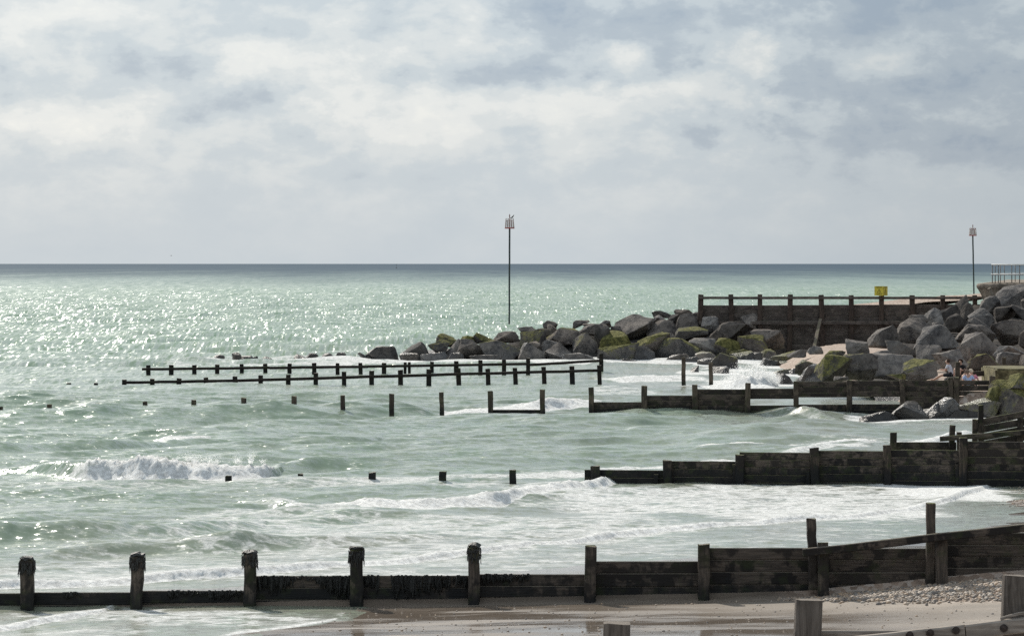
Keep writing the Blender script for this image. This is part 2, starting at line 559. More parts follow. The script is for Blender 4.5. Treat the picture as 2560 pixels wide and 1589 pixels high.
    fm = n.math('ADD', foam, n.math('MULTIPLY', n.math('SUBTRACT', fn, 0.5), 2.2))
    fm = n.math('ADD', fm, n.math('MULTIPLY', n.math('SUBTRACT', lace, 0.35), n.ramp(foam, 0.1, 0.5, 0.0, 0.20)))
    fmask = n.math('MULTIPLY', n.math('MULTIPLY', n.ramp(fm, 0.35, 0.84), n.ramp(foam, 0.04, 0.16)), n.ramp(foam, 0.35, 0.95, 0.72, 1.0))
    fb = n.node('ShaderNodeBsdfDiffuse')
    fcn = n.noise(pos, 6.0, 5.0, 0.7)
    n.put(fb.inputs['Color'], n.mix(n.ramp(fcn, 0.3, 0.7), (0.54, 0.54, 0.525), (0.89, 0.89, 0.875)))
    # light bounces about inside the froth, so its shading follows the broad form only weakly
    soft = n.vmath('NORMALIZE', n.vmath('ADD', n.vmath('SCALE', nor, scale=0.75), (0.0, 0.10, 0.46)))
    n.put(fb.inputs['Normal'], bump(n, fcn, 0.6, 0.14, soft))
    mf = n.node('ShaderNodeMixShader')
    n.put(mf.inputs[0], fmask)
    n.t.links.new(mx.outputs[0], mf.inputs[1])
    n.t.links.new(fb.outputs[0], mf.inputs[2])
    n.t.links.new(mf.outputs[0], out.inputs['Surface'])
    return m


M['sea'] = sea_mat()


def translucent(name, col, amount):
    m, n, bs, out = new_mat(name)
    bs.inputs['Base Color'].default_value = col + (1,)
    bs.inputs['Roughness'].default_value = 0.7
    tr = n.node('ShaderNodeBsdfTranslucent')
    tr.inputs['Color'].default_value = col + (1,)
    mx = n.node('ShaderNodeMixShader')
    mx.inputs[0].default_value = amount
    n.t.links.new(bs.outputs[0], mx.inputs[1])
    n.t.links.new(tr.outputs[0], mx.inputs[2])
    n.t.links.new(mx.outputs[0], out.inputs['Surface'])
    return m


M['spray'] = translucent('white_spray', (0.97, 0.97, 0.96), 0.5)
M['concrete'] = plain('weathered_concrete', (0.27, 0.225, 0.18), 0.9, 0.3, 1.4, 0.2, 0, 0.6)
M['concrete_moss'] = plain('algae_stained_concrete', (0.175, 0.155, 0.085), 0.9, 0.35, 2.6, 0.2, 0, 0.6)
M['rail_white'] = plain('white_painted_rail', (0.72, 0.71, 0.68), 0.5, 0.1, 5.0, 0.5)
M['rail_grey'] = plain('grey_railing_post', (0.20, 0.185, 0.175), 0.6, 0.2, 6.0, 0.5)
M['yellow'] = plain('yellow_sign', (0.62, 0.52, 0.055), 0.5, 0.08, 6.0, 0.4)
M['ink'] = plain('dark_sign_print', (0.13, 0.105, 0.012), 0.6, 0.1, 6.0, 0.3)
M['pole'] = plain('dark_green_pole', (0.030, 0.040, 0.042), 0.5, 0.25, 4.0, 0.5)
M['red'] = plain('faded_red_paint', (0.42, 0.085, 0.08), 0.6, 0.2, 6.0, 0.4)
M['slat'] = translucent('pale_grey_slats', (0.85, 0.82, 0.82), 0.5)
M['bar'] = plain('grey_red_bars', (0.36, 0.22, 0.22), 0.6, 0.15, 6.0, 0.4)
M['bird'] = plain('dark_feathers', (0.022, 0.025, 0.024), 0.6, 0.2, 20.0, 0.4)
M['skin'] = plain('skin', (0.50, 0.30, 0.22), 0.55, 0.08, 12.0, 0.4)

# ------------------------------------------------------------------ heights of the beach and the shoreline
SH_Y = [20, 55, 62, 64, 68.0, 69.4, 69.8, 72.8, 77.0, 80.0, 84.0, 87.4, 98.8, 108, 110.2, 111, 137, 156.5, 157.6, 185, 195, 210, 235, 245, 262, 300, 420, 900]
SH_X = [-22, -9, -6.2, -5.3, -3.4, -3.0, -12.5, -8, -0.8, 2.8, 8.1, 11.2, 14.9, 15.8, 16.5, 25, 26, 25, 19.2, 20.2, 18.6, 18, 18.4, 20, 25, 40, 110, 420]


def shore_x(y):
    return np.interp(y, SH_Y, SH_X)


def beach_z(x, y):
    x = np.asarray(x, dtype=np.float64)
    y = np.asarray(y, dtype=np.float64)
    s = x - shore_x(y)
    z = np.where(s > 0, 0.02 * s, 0.05 * s)
    # shingle heap against the near groyne
    z = z + 0.08 * np.clip(x - 6.0, 0, 20) * sstep(64.6, 68.8, y) * (y < 71.5)
    # beach climbs towards the viewer's promenade
    z = z + 0.03 * np.clip(60 - y, 0, 60)
    # steeper shingle further along
    k = sstep(118, 140, y)
    z2 = np.where(s > 0, np.minimum(0.5 * s, 1.0 + 0.03 * s), 0.06 * s)
    z = z * (1 - k) + z2 * k
    z = np.maximum(z, -3.0)
    z = z + 0.03 * pnoise(x * 0.35, y * 0.35, 3) + 0.012 * pnoise(x * 1.3, y * 1.1, 4)
    return z


def bz(x, y):
    return float(beach_z(np.array([x]), np.array([y]))[0])


def build_beach():
    ys = np.concatenate([np.arange(18, 60, 1.0), np.arange(60, 112, 0.2), np.arange(112, 300, 0.8), np.arange(300, 900, 12)])
    u = np.concatenate([np.arange(-30, -14, 1.0), np.arange(-14, 18, 0.25), np.arange(18, 46, 0.8), np.arange(46, 140, 6)])
    X, Y = np.meshgrid(u, ys)
    X = X + np.clip(Y - 250, 0, None) * 0.35
    Z = beach_z(X, Y)
    v = np.stack([X, Y, Z], -1).reshape(-1, 3)
    me = fill_mesh('beach', v, grid_quads(len(ys), len(u)))
    sh = np.maximum(sstep(118, 135, Y), sstep(6.6, 7.4, X + 0.5 * pnoise(X * 1.2, Y * 1.2, 9) + (Y - 68.4) * 0.95) * sstep(66.7, 67.1, Y + 0.12 * (X - 6) + 0.3 * pnoise(X, Y, 14)) * (Y > 63) * (Y < 71.6))
    sh = np.maximum(sh, sstep(14.4, 15.6, X + pnoise(X, Y, 8)) * (Y > 98) * 0.8)
    s = X - shore_x(Y)
    wet = 1 - 0.85 * sstep(6.0, 13.0, s + 2.0 * pnoise(X * 0.3, Y * 0.5, 12) - 3 * sstep(66, 68.5, Y) * (Y < 69.6) * -1)
    wet = np.maximum(wet, sstep(67.6, 66.0, Y + 0.06 * X + 0.9 * pnoise(X * 0.25, Y * 0.6, 15)) * sstep(40, 55, Y) * sstep(9.5, 5.0, X + 1.5 * pnoise(X * 0.3, Y * 0.7, 16)))
    wet = np.where(Y > 69.6, 2.0, wet)
    for nm, a in (('shingle', sh), ('wet', wet)):
        at = me.attributes.new(nm, 'FLOAT', 'POINT')
        at.data.foreach_set('value', a.astype(np.float32).ravel())
    o = link_mesh('beach', me, M['beach'], smooth=True)
    tag(o, kind='structure')


build_beach()


def build_bank():
    """the high shingle kept up behind the far fence"""
    xs = np.arange(25.0, 90, 0.6)
    ys = np.arange(255.35, 330, 0.8)
    X, Y = np.meshgrid(xs, ys)
    top = np.interp(X, [25, 26.8, 30, 34, 40, 90], [2.6, 3.55, 3.9, 4.25, 4.6, 5.0])
    Z = top + 0.2 * pnoise(X * 0.4, Y * 0.3, 21) + 0.012 * np.clip(Y - 255, 0, 14) - np.clip(Y - 270, 0, 100) * 0.055 * np.interp(X, [25, 34, 45], [1.6, 1.0, 0.3])
    v = np.stack([X, Y, Z], -1).reshape(-1, 3)
    me = fill_mesh('shingle_bank', v, grid_quads(len(ys), len(xs)))
    for nm, a in (('shingle', np.ones_like(X)), ('wet', np.zeros_like(X))):
        at = me.attributes.new(nm, 'FLOAT', 'POINT')
        at.data.foreach_set('value', a.astype(np.float32).ravel())
    tag(link_mesh('shingle_bank', me, M['beach'], smooth=True), kind='structure')


build_bank()

# ------------------------------------------------------------------ boulders: measured as cx, cy, w, h in the frame, moss, tone, wet, peak
BOULDERS_LEFT = [
    (958, 884, 72, 36, 0, .25, .7, .5), (1041, 880, 70, 48, 0, .28, .1, .1), (1023, 893, 45, 22, 0, .7, 1, 0), (1085, 892, 60, 22, 0, .75, 1, 0),
    (1097, 866, 48, 34, .3, .35, 0, 0), (1123, 851, 64, 32, .4, .28, 0, .2), (1138, 870, 40, 44, 0, .7, 0, .6), (1175, 872, 72, 46, .15, .5, 0, -.4),
    (1167, 848, 34, 18, .9, .4, 0, 0), (1138, 896, 48, 30, 0, .25, .6, .3), (1214, 846, 60, 28, .6, .4, 0, 0), (1253, 876, 98, 48, .25, .5, 0, 0),
    (1220, 898, 84, 22, 0, .25, .5, 0), (1265, 843, 64, 28, .1, .55, 0, .2), (1319, 829, 44, 24, .1, .42, 0, 0), (1333, 851, 60, 48, .45, .38, 0, 0),
    (1323, 870, 48, 32, 0, .5, 0, .2), (1328, 885, 72, 54, 0, .62, .5, .5), (1360, 832, 42, 22, .15, .3, 0, 0), (1376, 813, 34, 22, 0, .35, 0, -.2),
    (1388, 824, 36, 26, .1, .5, 0, 0), (1407, 841, 90, 42, .3, .8, 0, .4), (1380, 869, 46, 36, 0, .7, 0, 0), (1407, 883, 86, 50, 0, .32, 0, -.1),
    (1453, 812, 38, 22, .1, .5, 0, -.3), (1474, 816, 34, 14, 0, .5, 0, 0), (1513, 810, 28, 18, 0, .55, 0, .2), (1486, 826, 82, 32, .1, .5, 0, .2),
    (1436, 846, 36, 26, 0, .25, 0, 0), (1464, 858, 58, 48, .4, .55, 0, .2), (1510, 848, 50, 54, 0, .22, 0, 0), (1540, 852, 78, 48, 1, .4, 0, .1),
    (1578, 819, 100, 62, 0, .58, 0, .5), (1543, 828, 30, 24, 0, .22, 0, 0), (1545, 885, 92, 54, .65, .5, 0, .4), (1628, 859, 86, 54, .7, .55, 0, .4),
    (1608, 890, 54, 48, .15, .35, 0, -.2), (1658, 823, 76, 44, 0, .5, 0, .2), (1656, 786, 46, 18, 0, .25, 0, -.3), (1652, 799, 40, 22, 0, .8, 0, .2),
    (1683, 800, 36, 28, 0, .22, 0, .4), (1692, 871, 106, 50, .6, .42, 0, -.1), (1728, 805, 72, 42, 0, .5, 0, -.2), (1715, 784, 54, 20, 0, .4, 0, 0),
    (1746, 795, 38, 28, 0, .35, 0, -.3), (1727, 838, 78, 40, .3, .45, 0, 0), (1672, 846, 34, 28, 0, .22, 0, 0), (1777, 813, 42, 42, 0, .8, 0, 0),
    (1756, 863, 66, 34, .1, .65, 0, 0), (1830, 833, 88, 54, 0, .30, 0, .3), (1795, 846, 58, 38, 0, .32, 0, .2), (1886, 804, 62, 52, .12, .75, 0, 0),
    (1920, 849, 78, 48, 0, .5, 0, .2), (1817, 866, 62, 40, 1, .5, 0, .3), (1883, 861, 76, 46, .55, .45, 0, 0), (1763, 892, 44, 26, .3, .75, 0, 0),
    (1696, 897, 62, 26, .1, .8, .9, .4), (1731, 904, 36, 26, 0, .25, .7, 0), (1730, 929, 32, 30, .1, .3, .8, .2), (1770, 909, 48, 26, 0, .7, 1, 0),
    (1812, 910, 66, 52, .4, .22, .4, 0), (1796, 931, 48, 30, 0, .22, .6, .3), (1854, 893, 64, 30, .4, .25, .3, 0), (1853, 881, 54, 16, 1, .5, 0, 0),
    (1889, 894, 34, 26, 0, .25, .8, 0), (1917, 884, 42, 22, .5, .6, 0, .3),
    (1560, 905, 60, 16, 0, .25, .7, .3), (1350, 905, 34, 12, 0, .7, 1, 0), (1450, 893, 70, 22, 0, .5, .6, 0),
]
BOULDERS_COVE = [
    (1965, 893, 98, 30, 1, .6, 0, 0), (1928, 912, 50, 32, .15, .22, .4, 0), (1962, 915, 46, 24, .6, .3, .5, 0), (1958, 935, 56, 26, .55, .22, .4, .2),
    (1958, 954, 54, 40, 0, .2, .5, -.3), (2039, 875, 36, 20, 0, .6, 0, .1), (1992, 883, 46, 20, .1, .5, 0, 0), (2088, 888, 50, 22, .6, .6, 0, .2),
    (2015, 912, 52, 24, .5, .35, .5, .2), (2031, 923, 62, 26, .1, .6, .9, .3), (2025, 942, 60, 26, .15, .85, 1, .3), (1986, 935, 36, 28, 0, .7, 1, .3),
]
BOULDERS_RIGHT = [
    (2143, 872, 54, 46, 0, .5, 0, 0), (2213, 843, 72, 56, 0, .45, 0, .1), (2258, 872, 76, 40, .05, .42, 0, 0), (2197, 889, 54, 26, 0, .6, 0, .4),
    (2084, 921, 84, 64, .5, .3, 0, 0), (2151, 917, 80, 64, .2, .4, 0, 0), (2233, 917, 96, 62, .05, .65, 0, 0), (2104, 947, 36, 12, 0, .4, .3, 0),
    (2242, 944, 44, 18, 1, .5, 0, 0), (2298, 925, 80, 52, .45, .6, 0, 0), (2290, 828, 92, 62, 0, .45, 0, .1), (2343, 845, 112, 62, 0, .58, 0, -.1),
    (2335, 794, 46, 46, 0, .75, 0, .2), (2297, 797, 42, 20, 0, .6, 0, 0), (2371, 789, 54, 50, 0, .26, 0, 0), (2402, 763, 44, 48, 0, .26, 0, .1),
    (2422, 782, 38, 48, 0, .22, 0, -.2), (2391, 808, 66, 46, 0, .25, 0, .1), (2352, 816, 38, 20, 0, .5, 0, 0), (2438, 835, 88, 46, 0, .55, 0, -.3),
    (2453, 814, 56, 38, 0, .45, 0, 0), (2453, 796, 60, 48, 0, .5, 0, .1), (2477, 766, 54, 50, 0, .5, 0, .2), (2535, 752, 92, 76, 0, .55, 0, .5),
    (2515, 786, 52, 42, 0, .22, 0, 0), (2552, 788, 46, 48, 0, .32, 0, .2), (2524, 832, 86, 60, 0, .48, 0, 0), (2450, 866, 90, 66, 0, .6, 0, -.1),
    (2324, 887, 60, 46, 0, .55, 0, 0), (2372, 912, 80, 74, 0, .75, 0, 0), (2407, 890, 46, 50, 0, .8, 0, 0), (2457, 906, 84, 42, .45, .45, 0, -.1),
    (2526, 880, 80, 30, 0, .7, 0, -.4), (2531, 899, 76, 36, .05, .7, 0, -.2), (2580, 850, 60, 60, 0, .4, 0, 0), (2590, 770, 70, 60, 0, .4, 0, 0),
    (2585, 905, 60, 50, .1, .5, 0, 0), (2640, 800, 80, 60, 0, .45, 0, 0), (2650, 860, 84, 60, 0, .5, 0, .2), (2650, 915, 80, 56, .2, .5, 0, 0), (2720, 770, 80, 60, 0, .4, 0, 0), (2730, 830, 84, 60, 0, .5, 0, 0), (2735, 890, 84, 60, .1, .5, 0, 0),
]
BOULDERS_NEAR = [
    (2532, 1003, 96, 100, .5, .42, 0, 0), (2488, 992, 46, 56, .9, .6, 0, .3), (2548, 955, 64, 42, .8, .7, 0, .3), (2370, 1013, 58, 38, 0, .6, 1, -.1),
    (2442, 1014, 104, 36, .65, .65, .9, .3), (2196, 1039, 96, 22, 0, .05, .1, .5), (2272, 1026, 100, 44, 0, .06, .1, .4), (2326, 1038, 92, 32, 0, .06, .1, -.2),
    (2410, 1038, 100, 32, 0, .06, .1, 0), (2332, 1014, 36, 18, 0, .4, 1, 0),
]
BOULDERS_TIP = [
    (545, 899, 28, 10, 0, .22, .8, 0), (593, 895, 24, 14, 0, .2, .8, -.3), (619, 900, 30, 9, 0, .2, .8, 0), (637, 902, 18, 9, 0, .2, .8, .2),
    (664, 904, 32, 12, 0, .22, .8, .3), (606, 908, 20, 7, 0, .3, .8, 0), (750, 902, 30, 20, 0, .25, .9, 0), (777, 894, 34, 9, 0, .22, .8, .2),
    (816, 897, 40, 15, 0, .2, .7, .2), (852, 892, 26, 9, 0, .25, .8, 0), (908, 892, 26, 9, 0, .3, .8, 0), (930, 895, 30, 12, 0, .3, .9, .3),
]


def d_left(cy):
    return (EYE + 243 * .22) / ((cy - HOR) / F + .22)


def d_right(cy):
    return 16.46 / ((cy - HOR) / F + .062)


def boulder_depth(cx, cy, h, zone):
    if zone == 'left':
        D = d_left(cy)
    elif zone == 'right':
        D = d_right(cy)
    elif zone == 'cove':
        k = float(sstep(1930, 2090, cx))
        D = d_left(cy) * (1 - k) + d_right(cy) * k
    elif zone == 'near':
        D = 154.5
    else:
        D = 246.0
    lim = (EYE + 0.35) * F / (cy + h / 2 - HOR)
    return min(D, lim)


def boulder_mesh(name, sx, sy, sz, seed, peak):
    rng = random.Random(seed)
    bm = bmesh.new()
    n = rng.randint(10, 15)
    e = rng.uniform(0.45, 0.68)
    for i in range(n):
        # points on a rounded block, so faces come out broad and corners blunt
        v = Vector((rng.gauss(0, 1), rng.gauss(0, 1), rng.gauss(0, 1))).normalized()
        v = Vector([math.copysign(abs(c) ** e, c) for c in v])
        v *= rng.uniform(0.86, 1.06)
        if peak and v.z > 0:
            k = 0.6 * min(1.0, v.z)
            v.x = v.x * (1 - k) + peak * k * 1.2
        bm.verts.new(v)
    r = bmesh.ops.convex_hull(bm, input=bm.verts)
    bmesh.ops.delete(bm, geom=[g for g in r['geom_interior'] if isinstance(g, bmesh.types.BMVert)], context='VERTS')
    bmesh.ops.dissolve_limit(bm, angle_limit=math.radians(14), verts=bm.verts[:], edges=bm.edges[:])
    bmesh.ops.bevel(bm, geom=bm.edges[:], offset=rng.uniform(0.02, 0.05), segments=1, profile=0.6, affect='EDGES', clamp_overlap=True)
    bmesh.ops.triangulate(bm, faces=bm.faces[:])
    for _ in range(3):
        long_e = [ed for ed in bm.edges if ed.calc_length() > 0.3]
        if long_e:
            bmesh.ops.subdivide_edges(bm, edges=long_e, cuts=1)
            bmesh.ops.triangulate(bm, faces=bm.faces[:])
    off = Vector((seed * 1.37 % 50, seed * 2.11 % 50, seed * 0.77 % 50))
    for v in bm.verts:
        q = v.co * 1.3 + off
        d = mnoise.noise(q) * 0.07 + mnoise.noise(q * 2.7) * 0.05 + mnoise.noise(q * 6.0) * 0.032
        v.co += v.co.normalized() * d
    lo = Vector([min(v.co[i] for v in bm.verts) for i in range(3)])
    hi = Vector([max(v.co[i] for v in bm.verts) for i in range(3)])
    for v in bm.verts:
        for i, s in enumerate((sx, sy, sz)):
            v.co[i] = ((v.co[i] - lo[i]) / (hi[i] - lo[i]) - 0.5) * s
    me = bm_mesh(bm, name)
    return me


ORD = ['first', 'second', 'third', 'fourth', 'fifth', 'sixth', 'seventh', 'eighth', 'ninth', 'tenth', 'eleventh', 'twelfth', 'thirteenth',
       'fourteenth', 'fifteenth', 'sixteenth', 'seventeenth', 'eighteenth', 'nineteenth', 'twentieth', 'twenty-first', 'twenty-second',
       'twenty-third', 'twenty-fourth', 'twenty-fifth', 'twenty-sixth', 'twenty-seventh', 'twenty-eighth', 'twenty-ninth', 'thirtieth']


def look(b):
    moss, tone, wet = b[4], b[5], b[6]
    size = b[2] * b[3]
    s = 'large ' if size > 4200 else ('small ' if size < 1000 else '')
    if moss >= .8:
        c = 'green weed-covered'
    elif moss >= .4:
        c = 'half mossy'
    elif wet >= .9:
        c = 'glistening wet'
    elif wet >= .5:
        c = 'dark wet'
    elif tone < .33:
        c = 'dark grey'
    elif tone < .52:
        c = 'grey'
    else:
        c = 'pale brownish'
    return s + c


WATER_ROCKS = []


def build_boulders():
    zones = [('left', BOULDERS_LEFT, 'boulders of the rock groyne', [(835, 'in the crest row of the rock groyne'), (872, 'in the middle tier of the rock groyne'), (9999, 'in the waterline row of the rock groyne')]),
             ('cove', BOULDERS_COVE, 'low rocks in front of the shingle cove', [(9999, 'among low rocks before the shingle cove')]),
             ('right', BOULDERS_RIGHT, 'boulders of the rock armour below the promenade',
              [(800, 'in the top tier below the railings'), (850, 'in the upper tier below the railings'), (895, 'in the middle tier below the railings'), (9999, 'in the bottom row below the railings')]),
             ('near', BOULDERS_NEAR, 'rocks at the end of the plank wall', [(9999, 'by the end of the third groyne')]),
             ('tip', BOULDERS_TIP, 'rocks awash off the tip of the rock groyne', [(9999, 'awash beyond the tip of the rock groyne')])]
    seed = 100
    for zone, lst, group, tiers in zones:
        byt = {}
        for b in lst:
            t = next(i for i, (lim, _) in enumerate(tiers) if b[1] < lim)
            byt.setdefault(t, []).append(b)
        for t, bs_ in byt.items():
            bs_.sort(key=lambda b: b[0])
            for i, b in enumerate(bs_):
                seed += 1
                cx, cy, w, h, moss, tone, wet, peak = b
                D = boulder_depth(cx, cy, h, zone)
                ppm = F / D
                sx, sz = w / ppm * 1.14, h / ppm * 1.10
                low = zone == 'tip' or cy + h / 2 > 925 or zone == 'near'
                sy = (sx + sz) * 0.5 * random.Random(seed).uniform(0.85, 1.15)
                zc = WZ(cy, D)
                # rocks standing in the water or sand reach a little below it
                ext = 0.35 if zc - sz / 2 < 0.6 else 0.0
                me = boulder_mesh('boulder', sx, sy, sz + ext, seed, peak)
                loc = (WX(cx, D), D + (0 if zone == 'near' else 0.2), zc - ext / 2 + (0.2 if zone == 'tip' else 0.0))
                o = link_mesh('boulder', me, M['rock'], None, loc, smooth=True)
                me.set_sharp_from_angle(angle=math.radians(24))
                o.color = (tone, moss, wet, 1)
                tag(o, f'{look(b)} boulder, {ORD[i]} from the left {tiers[t][1]}', 'boulder', group)
                if zc - sz / 2 < 0.35:
                    WATER_ROCKS.append((loc[0], loc[1], sx, zone))


build_boulders()


def build_mounds():
    """the heaps of small stone under the boulders"""
    pxs = np.arange(960, 1990, 8.0)
    sil = np.interp(pxs, [960, 1000, 1040, 1120, 1250, 1320, 1380, 1500, 1570, 1650, 1730, 1790, 1870, 1930, 1990],
                    [905, 893, 874, 862, 852, 842, 826, 818, 808, 796, 796, 820, 850, 872, 905])
    ds = np.arange(241, 268, 0.7)
    P, D = np.meshgrid(pxs, ds)
    zt = EYE - (np.interp(P, pxs, sil) - HOR) * 253 / F
    Z = np.minimum((D - 243) * .22 - 0.75, zt - 0.35)
    Z = np.where(D > 257, Z - (D - 257) * 0.4, Z) + 0.35 * pnoise(P * 0.06, D * 0.8, 31)
    v = np.stack([(P - 1280) / F * 252, D, Z], -1).reshape(-1, 3)
    me = fill_mesh('rubble_mound', v, grid_quads(len(ds), len(pxs)))
    o = link_mesh('rubble_mound', me, M['rock'], smooth=True)
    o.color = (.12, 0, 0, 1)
    tag(o, kind='structure')
    xs = np.arange(18.5, 46, 0.5)
    ys = np.arange(170, 250, 0.7)
    X, Y = np.meshgrid(xs, ys)
    Z = 1.2 + (Y - 172) * .062 - 1.1
    Z = np.where(Y > 226, 4.5 - 1.1 + (Y - 226) * 0.02, Z)
    edge = (2125 + np.clip(Y - 172, 0, 80) * 3.9 - 1280) / F * Y
    Z = Z - np.clip(edge - X, 0, 9) * 0.75 + 0.3 * pnoise(X * 0.9, Y * 0.6, 33)
    Z = np.maximum(Z, -0.9) - 1.2 * sstep(174, 170, Y)
    v = np.stack([X, Y, Z], -1).reshape(-1, 3)
    me = fill_mesh('rubble_slope', v, grid_quads(len(ys), len(xs)))
    o = link_mesh('rubble_slope', me, M['rock'], smooth=True)
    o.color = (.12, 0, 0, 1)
    tag(o, kind='structure')


build_mounds()

# ------------------------------------------------------------------ the sea
# breakers and swells: front line in px,py of the 2436 wide copy; height along it; length (m) of the front face, of the back; foam; lace behind (m)
WAVES = [
    # big breaker out left
    dict(p=[(-250, 1120), (60, 1130), (130, 1138), (200, 1146), (400, 1150), (550, 1148), (636, 1143), (660, 1135)], h=[.36, .42, .45, .52, .62, .64, .66, .40], ff=1.1, fb=3.0, foam=[0, 0, .35, .85, 1.1, 1.15, 1.15, 0], lace=1.4, rough=1.0),
    # its unbroken shoulder
    dict(p=[(630, 1134), (760, 1128), (1000, 1122), (1250, 1116), (1420, 1112)], h=[.40, .42, .34, .26, .1], ff=2.4, fb=3.5, foam=[0, 0, 0, 0, 0], lace=0, rough=0),
    # roller in the middle
    dict(p=[(560, 1190), (640, 1200), (750, 1213), (870, 1223), (1000, 1218), (1200, 1199), (1350, 1174), (1468, 1150)], h=[.06, .14, .22, .30, .30, .26, .26, .22], ff=1.3, fb=2.6, foam=[.2, .6, .9, 1.1, 1.1, 1.1, 1.1, 1.0], lace=4.0, rough=.8),
    # swash front that runs to the second groyne
    dict(p=[(-300, 1425), (0, 1407), (300, 1392), (600, 1372), (850, 1352), (1100, 1327), (1300, 1297), (1460, 1280), (1700, 1260), (2000, 1237), (2200, 1207), (2330, 1172), (2368, 1150)],
         h=[.16, .17, .18, .17, .15, .14, .14, .13, .14, .15, .13, .12, .06], ff=0.45, fb=2.2, foam=[1.2, 1.2, 1.25, 1.2, 1.1, 1.0, .95, .95, 1.0, 1.1, 1.15, 1.2, 1.1], lace=4.5, rough=.5),
    # green wave at the left edge
    dict(p=[(-300, 1296), (0, 1293), (200, 1290), (330, 1284), (450, 1276), (620, 1262)], h=[.52, .50, .46, .38, .26, .08], ff=1.7, fb=2.8, foam=[0, 0, .05, .3, .45, .45], lace=1.0, rough=0),
    dict(p=[(-200, 1330), (100, 1325), (270, 1316), (450, 1312), (560, 1309), (720, 1305), (900, 1300), (1150, 1285)], h=[.05, .1, .24, .30, .30, .22, .18, .05], ff=1.2, fb=2.0, foam=[.2, .3, .35, .25, .3, .5, .55, .5], lace=2.0, rough=0),
    # white cap and its green swell
    dict(p=[(-300, 1096), (0, 1092), (250, 1080), (380, 1066), (440, 1062), (500, 1060), (640, 1058), (900, 1050)], h=[.5, .52, .48, .46, .46, .44, .36, .12], ff=2.6, fb=4.5, foam=[0, 0, 0, 0, 0, 0, 0, 0], lace=0, rough=0),
    dict(p=[(365, 1047), (400, 1050), (450, 1051), (505, 1048)], h=[.02, .16, .22, .04], ff=0.7, fb=1.6, foam=[.4, .9, 1.1, .6], lace=.5, rough=.6),
    # swell over the third row of posts, breaking between them
    dict(p=[(-300, 1012), (0, 1008), (300, 1003), (600, 998), (800, 994), (1000, 989), (1060, 986)], h=[.55, .6, .58, .52, .5, .42, .2], ff=3.2, fb=5.5, foam=[0, 0, 0, .05, .1, .3, .4], lace=.6, rough=0),
    dict(p=[(1030, 988), (1080, 985), (1170, 980), (1300, 974), (1400, 968), (1440, 966)], h=[.08, .22, .30, .34, .30, .14], ff=1.8, fb=4.0, foam=[.6, 1.0, 1.2, 1.3, 1.25, .8], lace=4.0, rough=.8),
    # wash before the rock groyne
    dict(p=[(1420, 905), (1480, 908), (1560, 906), (1640, 905), (1700, 908)], h=[.1, .3, .4, .35, .25], ff=2.0, fb=7.0, foam=[.5, .85, .9, .8, .7], lace=9.0, rough=.8),
    dict(p=[(1600, 922), (1680, 925), (1760, 928), (1850, 930)], h=[.05, .15, .3, .3], ff=1.5, fb=6.0, foam=[.3, .8, 1.1, 1.1], lace=7.0, rough=.8),
    # where the sea bursts on the rocks
    dict(p=[(1700, 926), (1745, 927), (1790, 926), (1825, 924), (1845, 922)], h=[.1, .35, .5, .4, .1], ff=1.2, fb=2.4, foam=[.8, 1.0, 1.1, 1.0, .9], lace=2.0, rough=2.0),
    # small breaker before the second groyne
    dict(p=[(1640, 1062), (1700, 1063), (1850, 1068), (2050, 1065), (2240, 1054), (2330, 1046)], h=[.05, .22, .34, .36, .34, .3], ff=1.0, fb=4.0, foam=[.5, 1.0, 1.15, 1.25, 1.2, 1.2], lace=3.0, rough=.7),
    dict(p=[(1500, 1040), (1700, 1032), (1900, 1026), (2100, 1024)], h=[.05, .14, .18, .1], ff=2.0, fb=3.0, foam=[0, .0, .1, .1], lace=0, rough=0),
    # hump lapping the third groyne
    dict(p=[(1740, 985), (1830, 990), (1900, 992), (2000, 1000), (2060, 1004)], h=[.0, .22, .36, .2, .0], ff=2.0, fb=3.0, foam=[.1, .25, .45, .4, .2], lace=.6, rough=0),
    # water's edge at the foot of the near groyne
    dict(p=[(-300, 1500), (0, 1484), (100, 1474), (200, 1460), (285, 1440)], h=[.10, .12, .12, .12, .06], ff=0.35, fb=1.2, foam=[1.1, 1.1, 1.05, 1.0, .9], lace=1.2, rough=.6),
    dict(p=[(480, 1528), (560, 1508), (680, 1494), (780, 1478), (815, 1466)], h=[.03, .03, .03, .03, .03], ff=0.2, fb=0.6, foam=[.8, .85, .85, .9, .9], lace=2.0, rough=.3),
    # white water round the tip of the rock groyne
    dict(p=[(380, 868), (450, 872), (560, 871), (700, 870), (850, 868), (960, 866)], h=[.05, .1, .12, .1, .1, .1], ff=3.0, fb=12.0, foam=[.4, .8, .85, .65, .7, .8], lace=9.0, rough=.7),
    # foam belts behind the second groyne and along its posts
    dict(p=[(640, 1150), (900, 1146), (1200, 1140), (1420, 1132), (1500, 1118), (1800, 1098), (2080, 1072)], h=[.05, .06, .08, .1, .14, .14, .1], ff=1.0, fb=2.5, foam=[.45, .62, .72, .8, .85, .8, .7], lace=3.0, rough=.3),
]
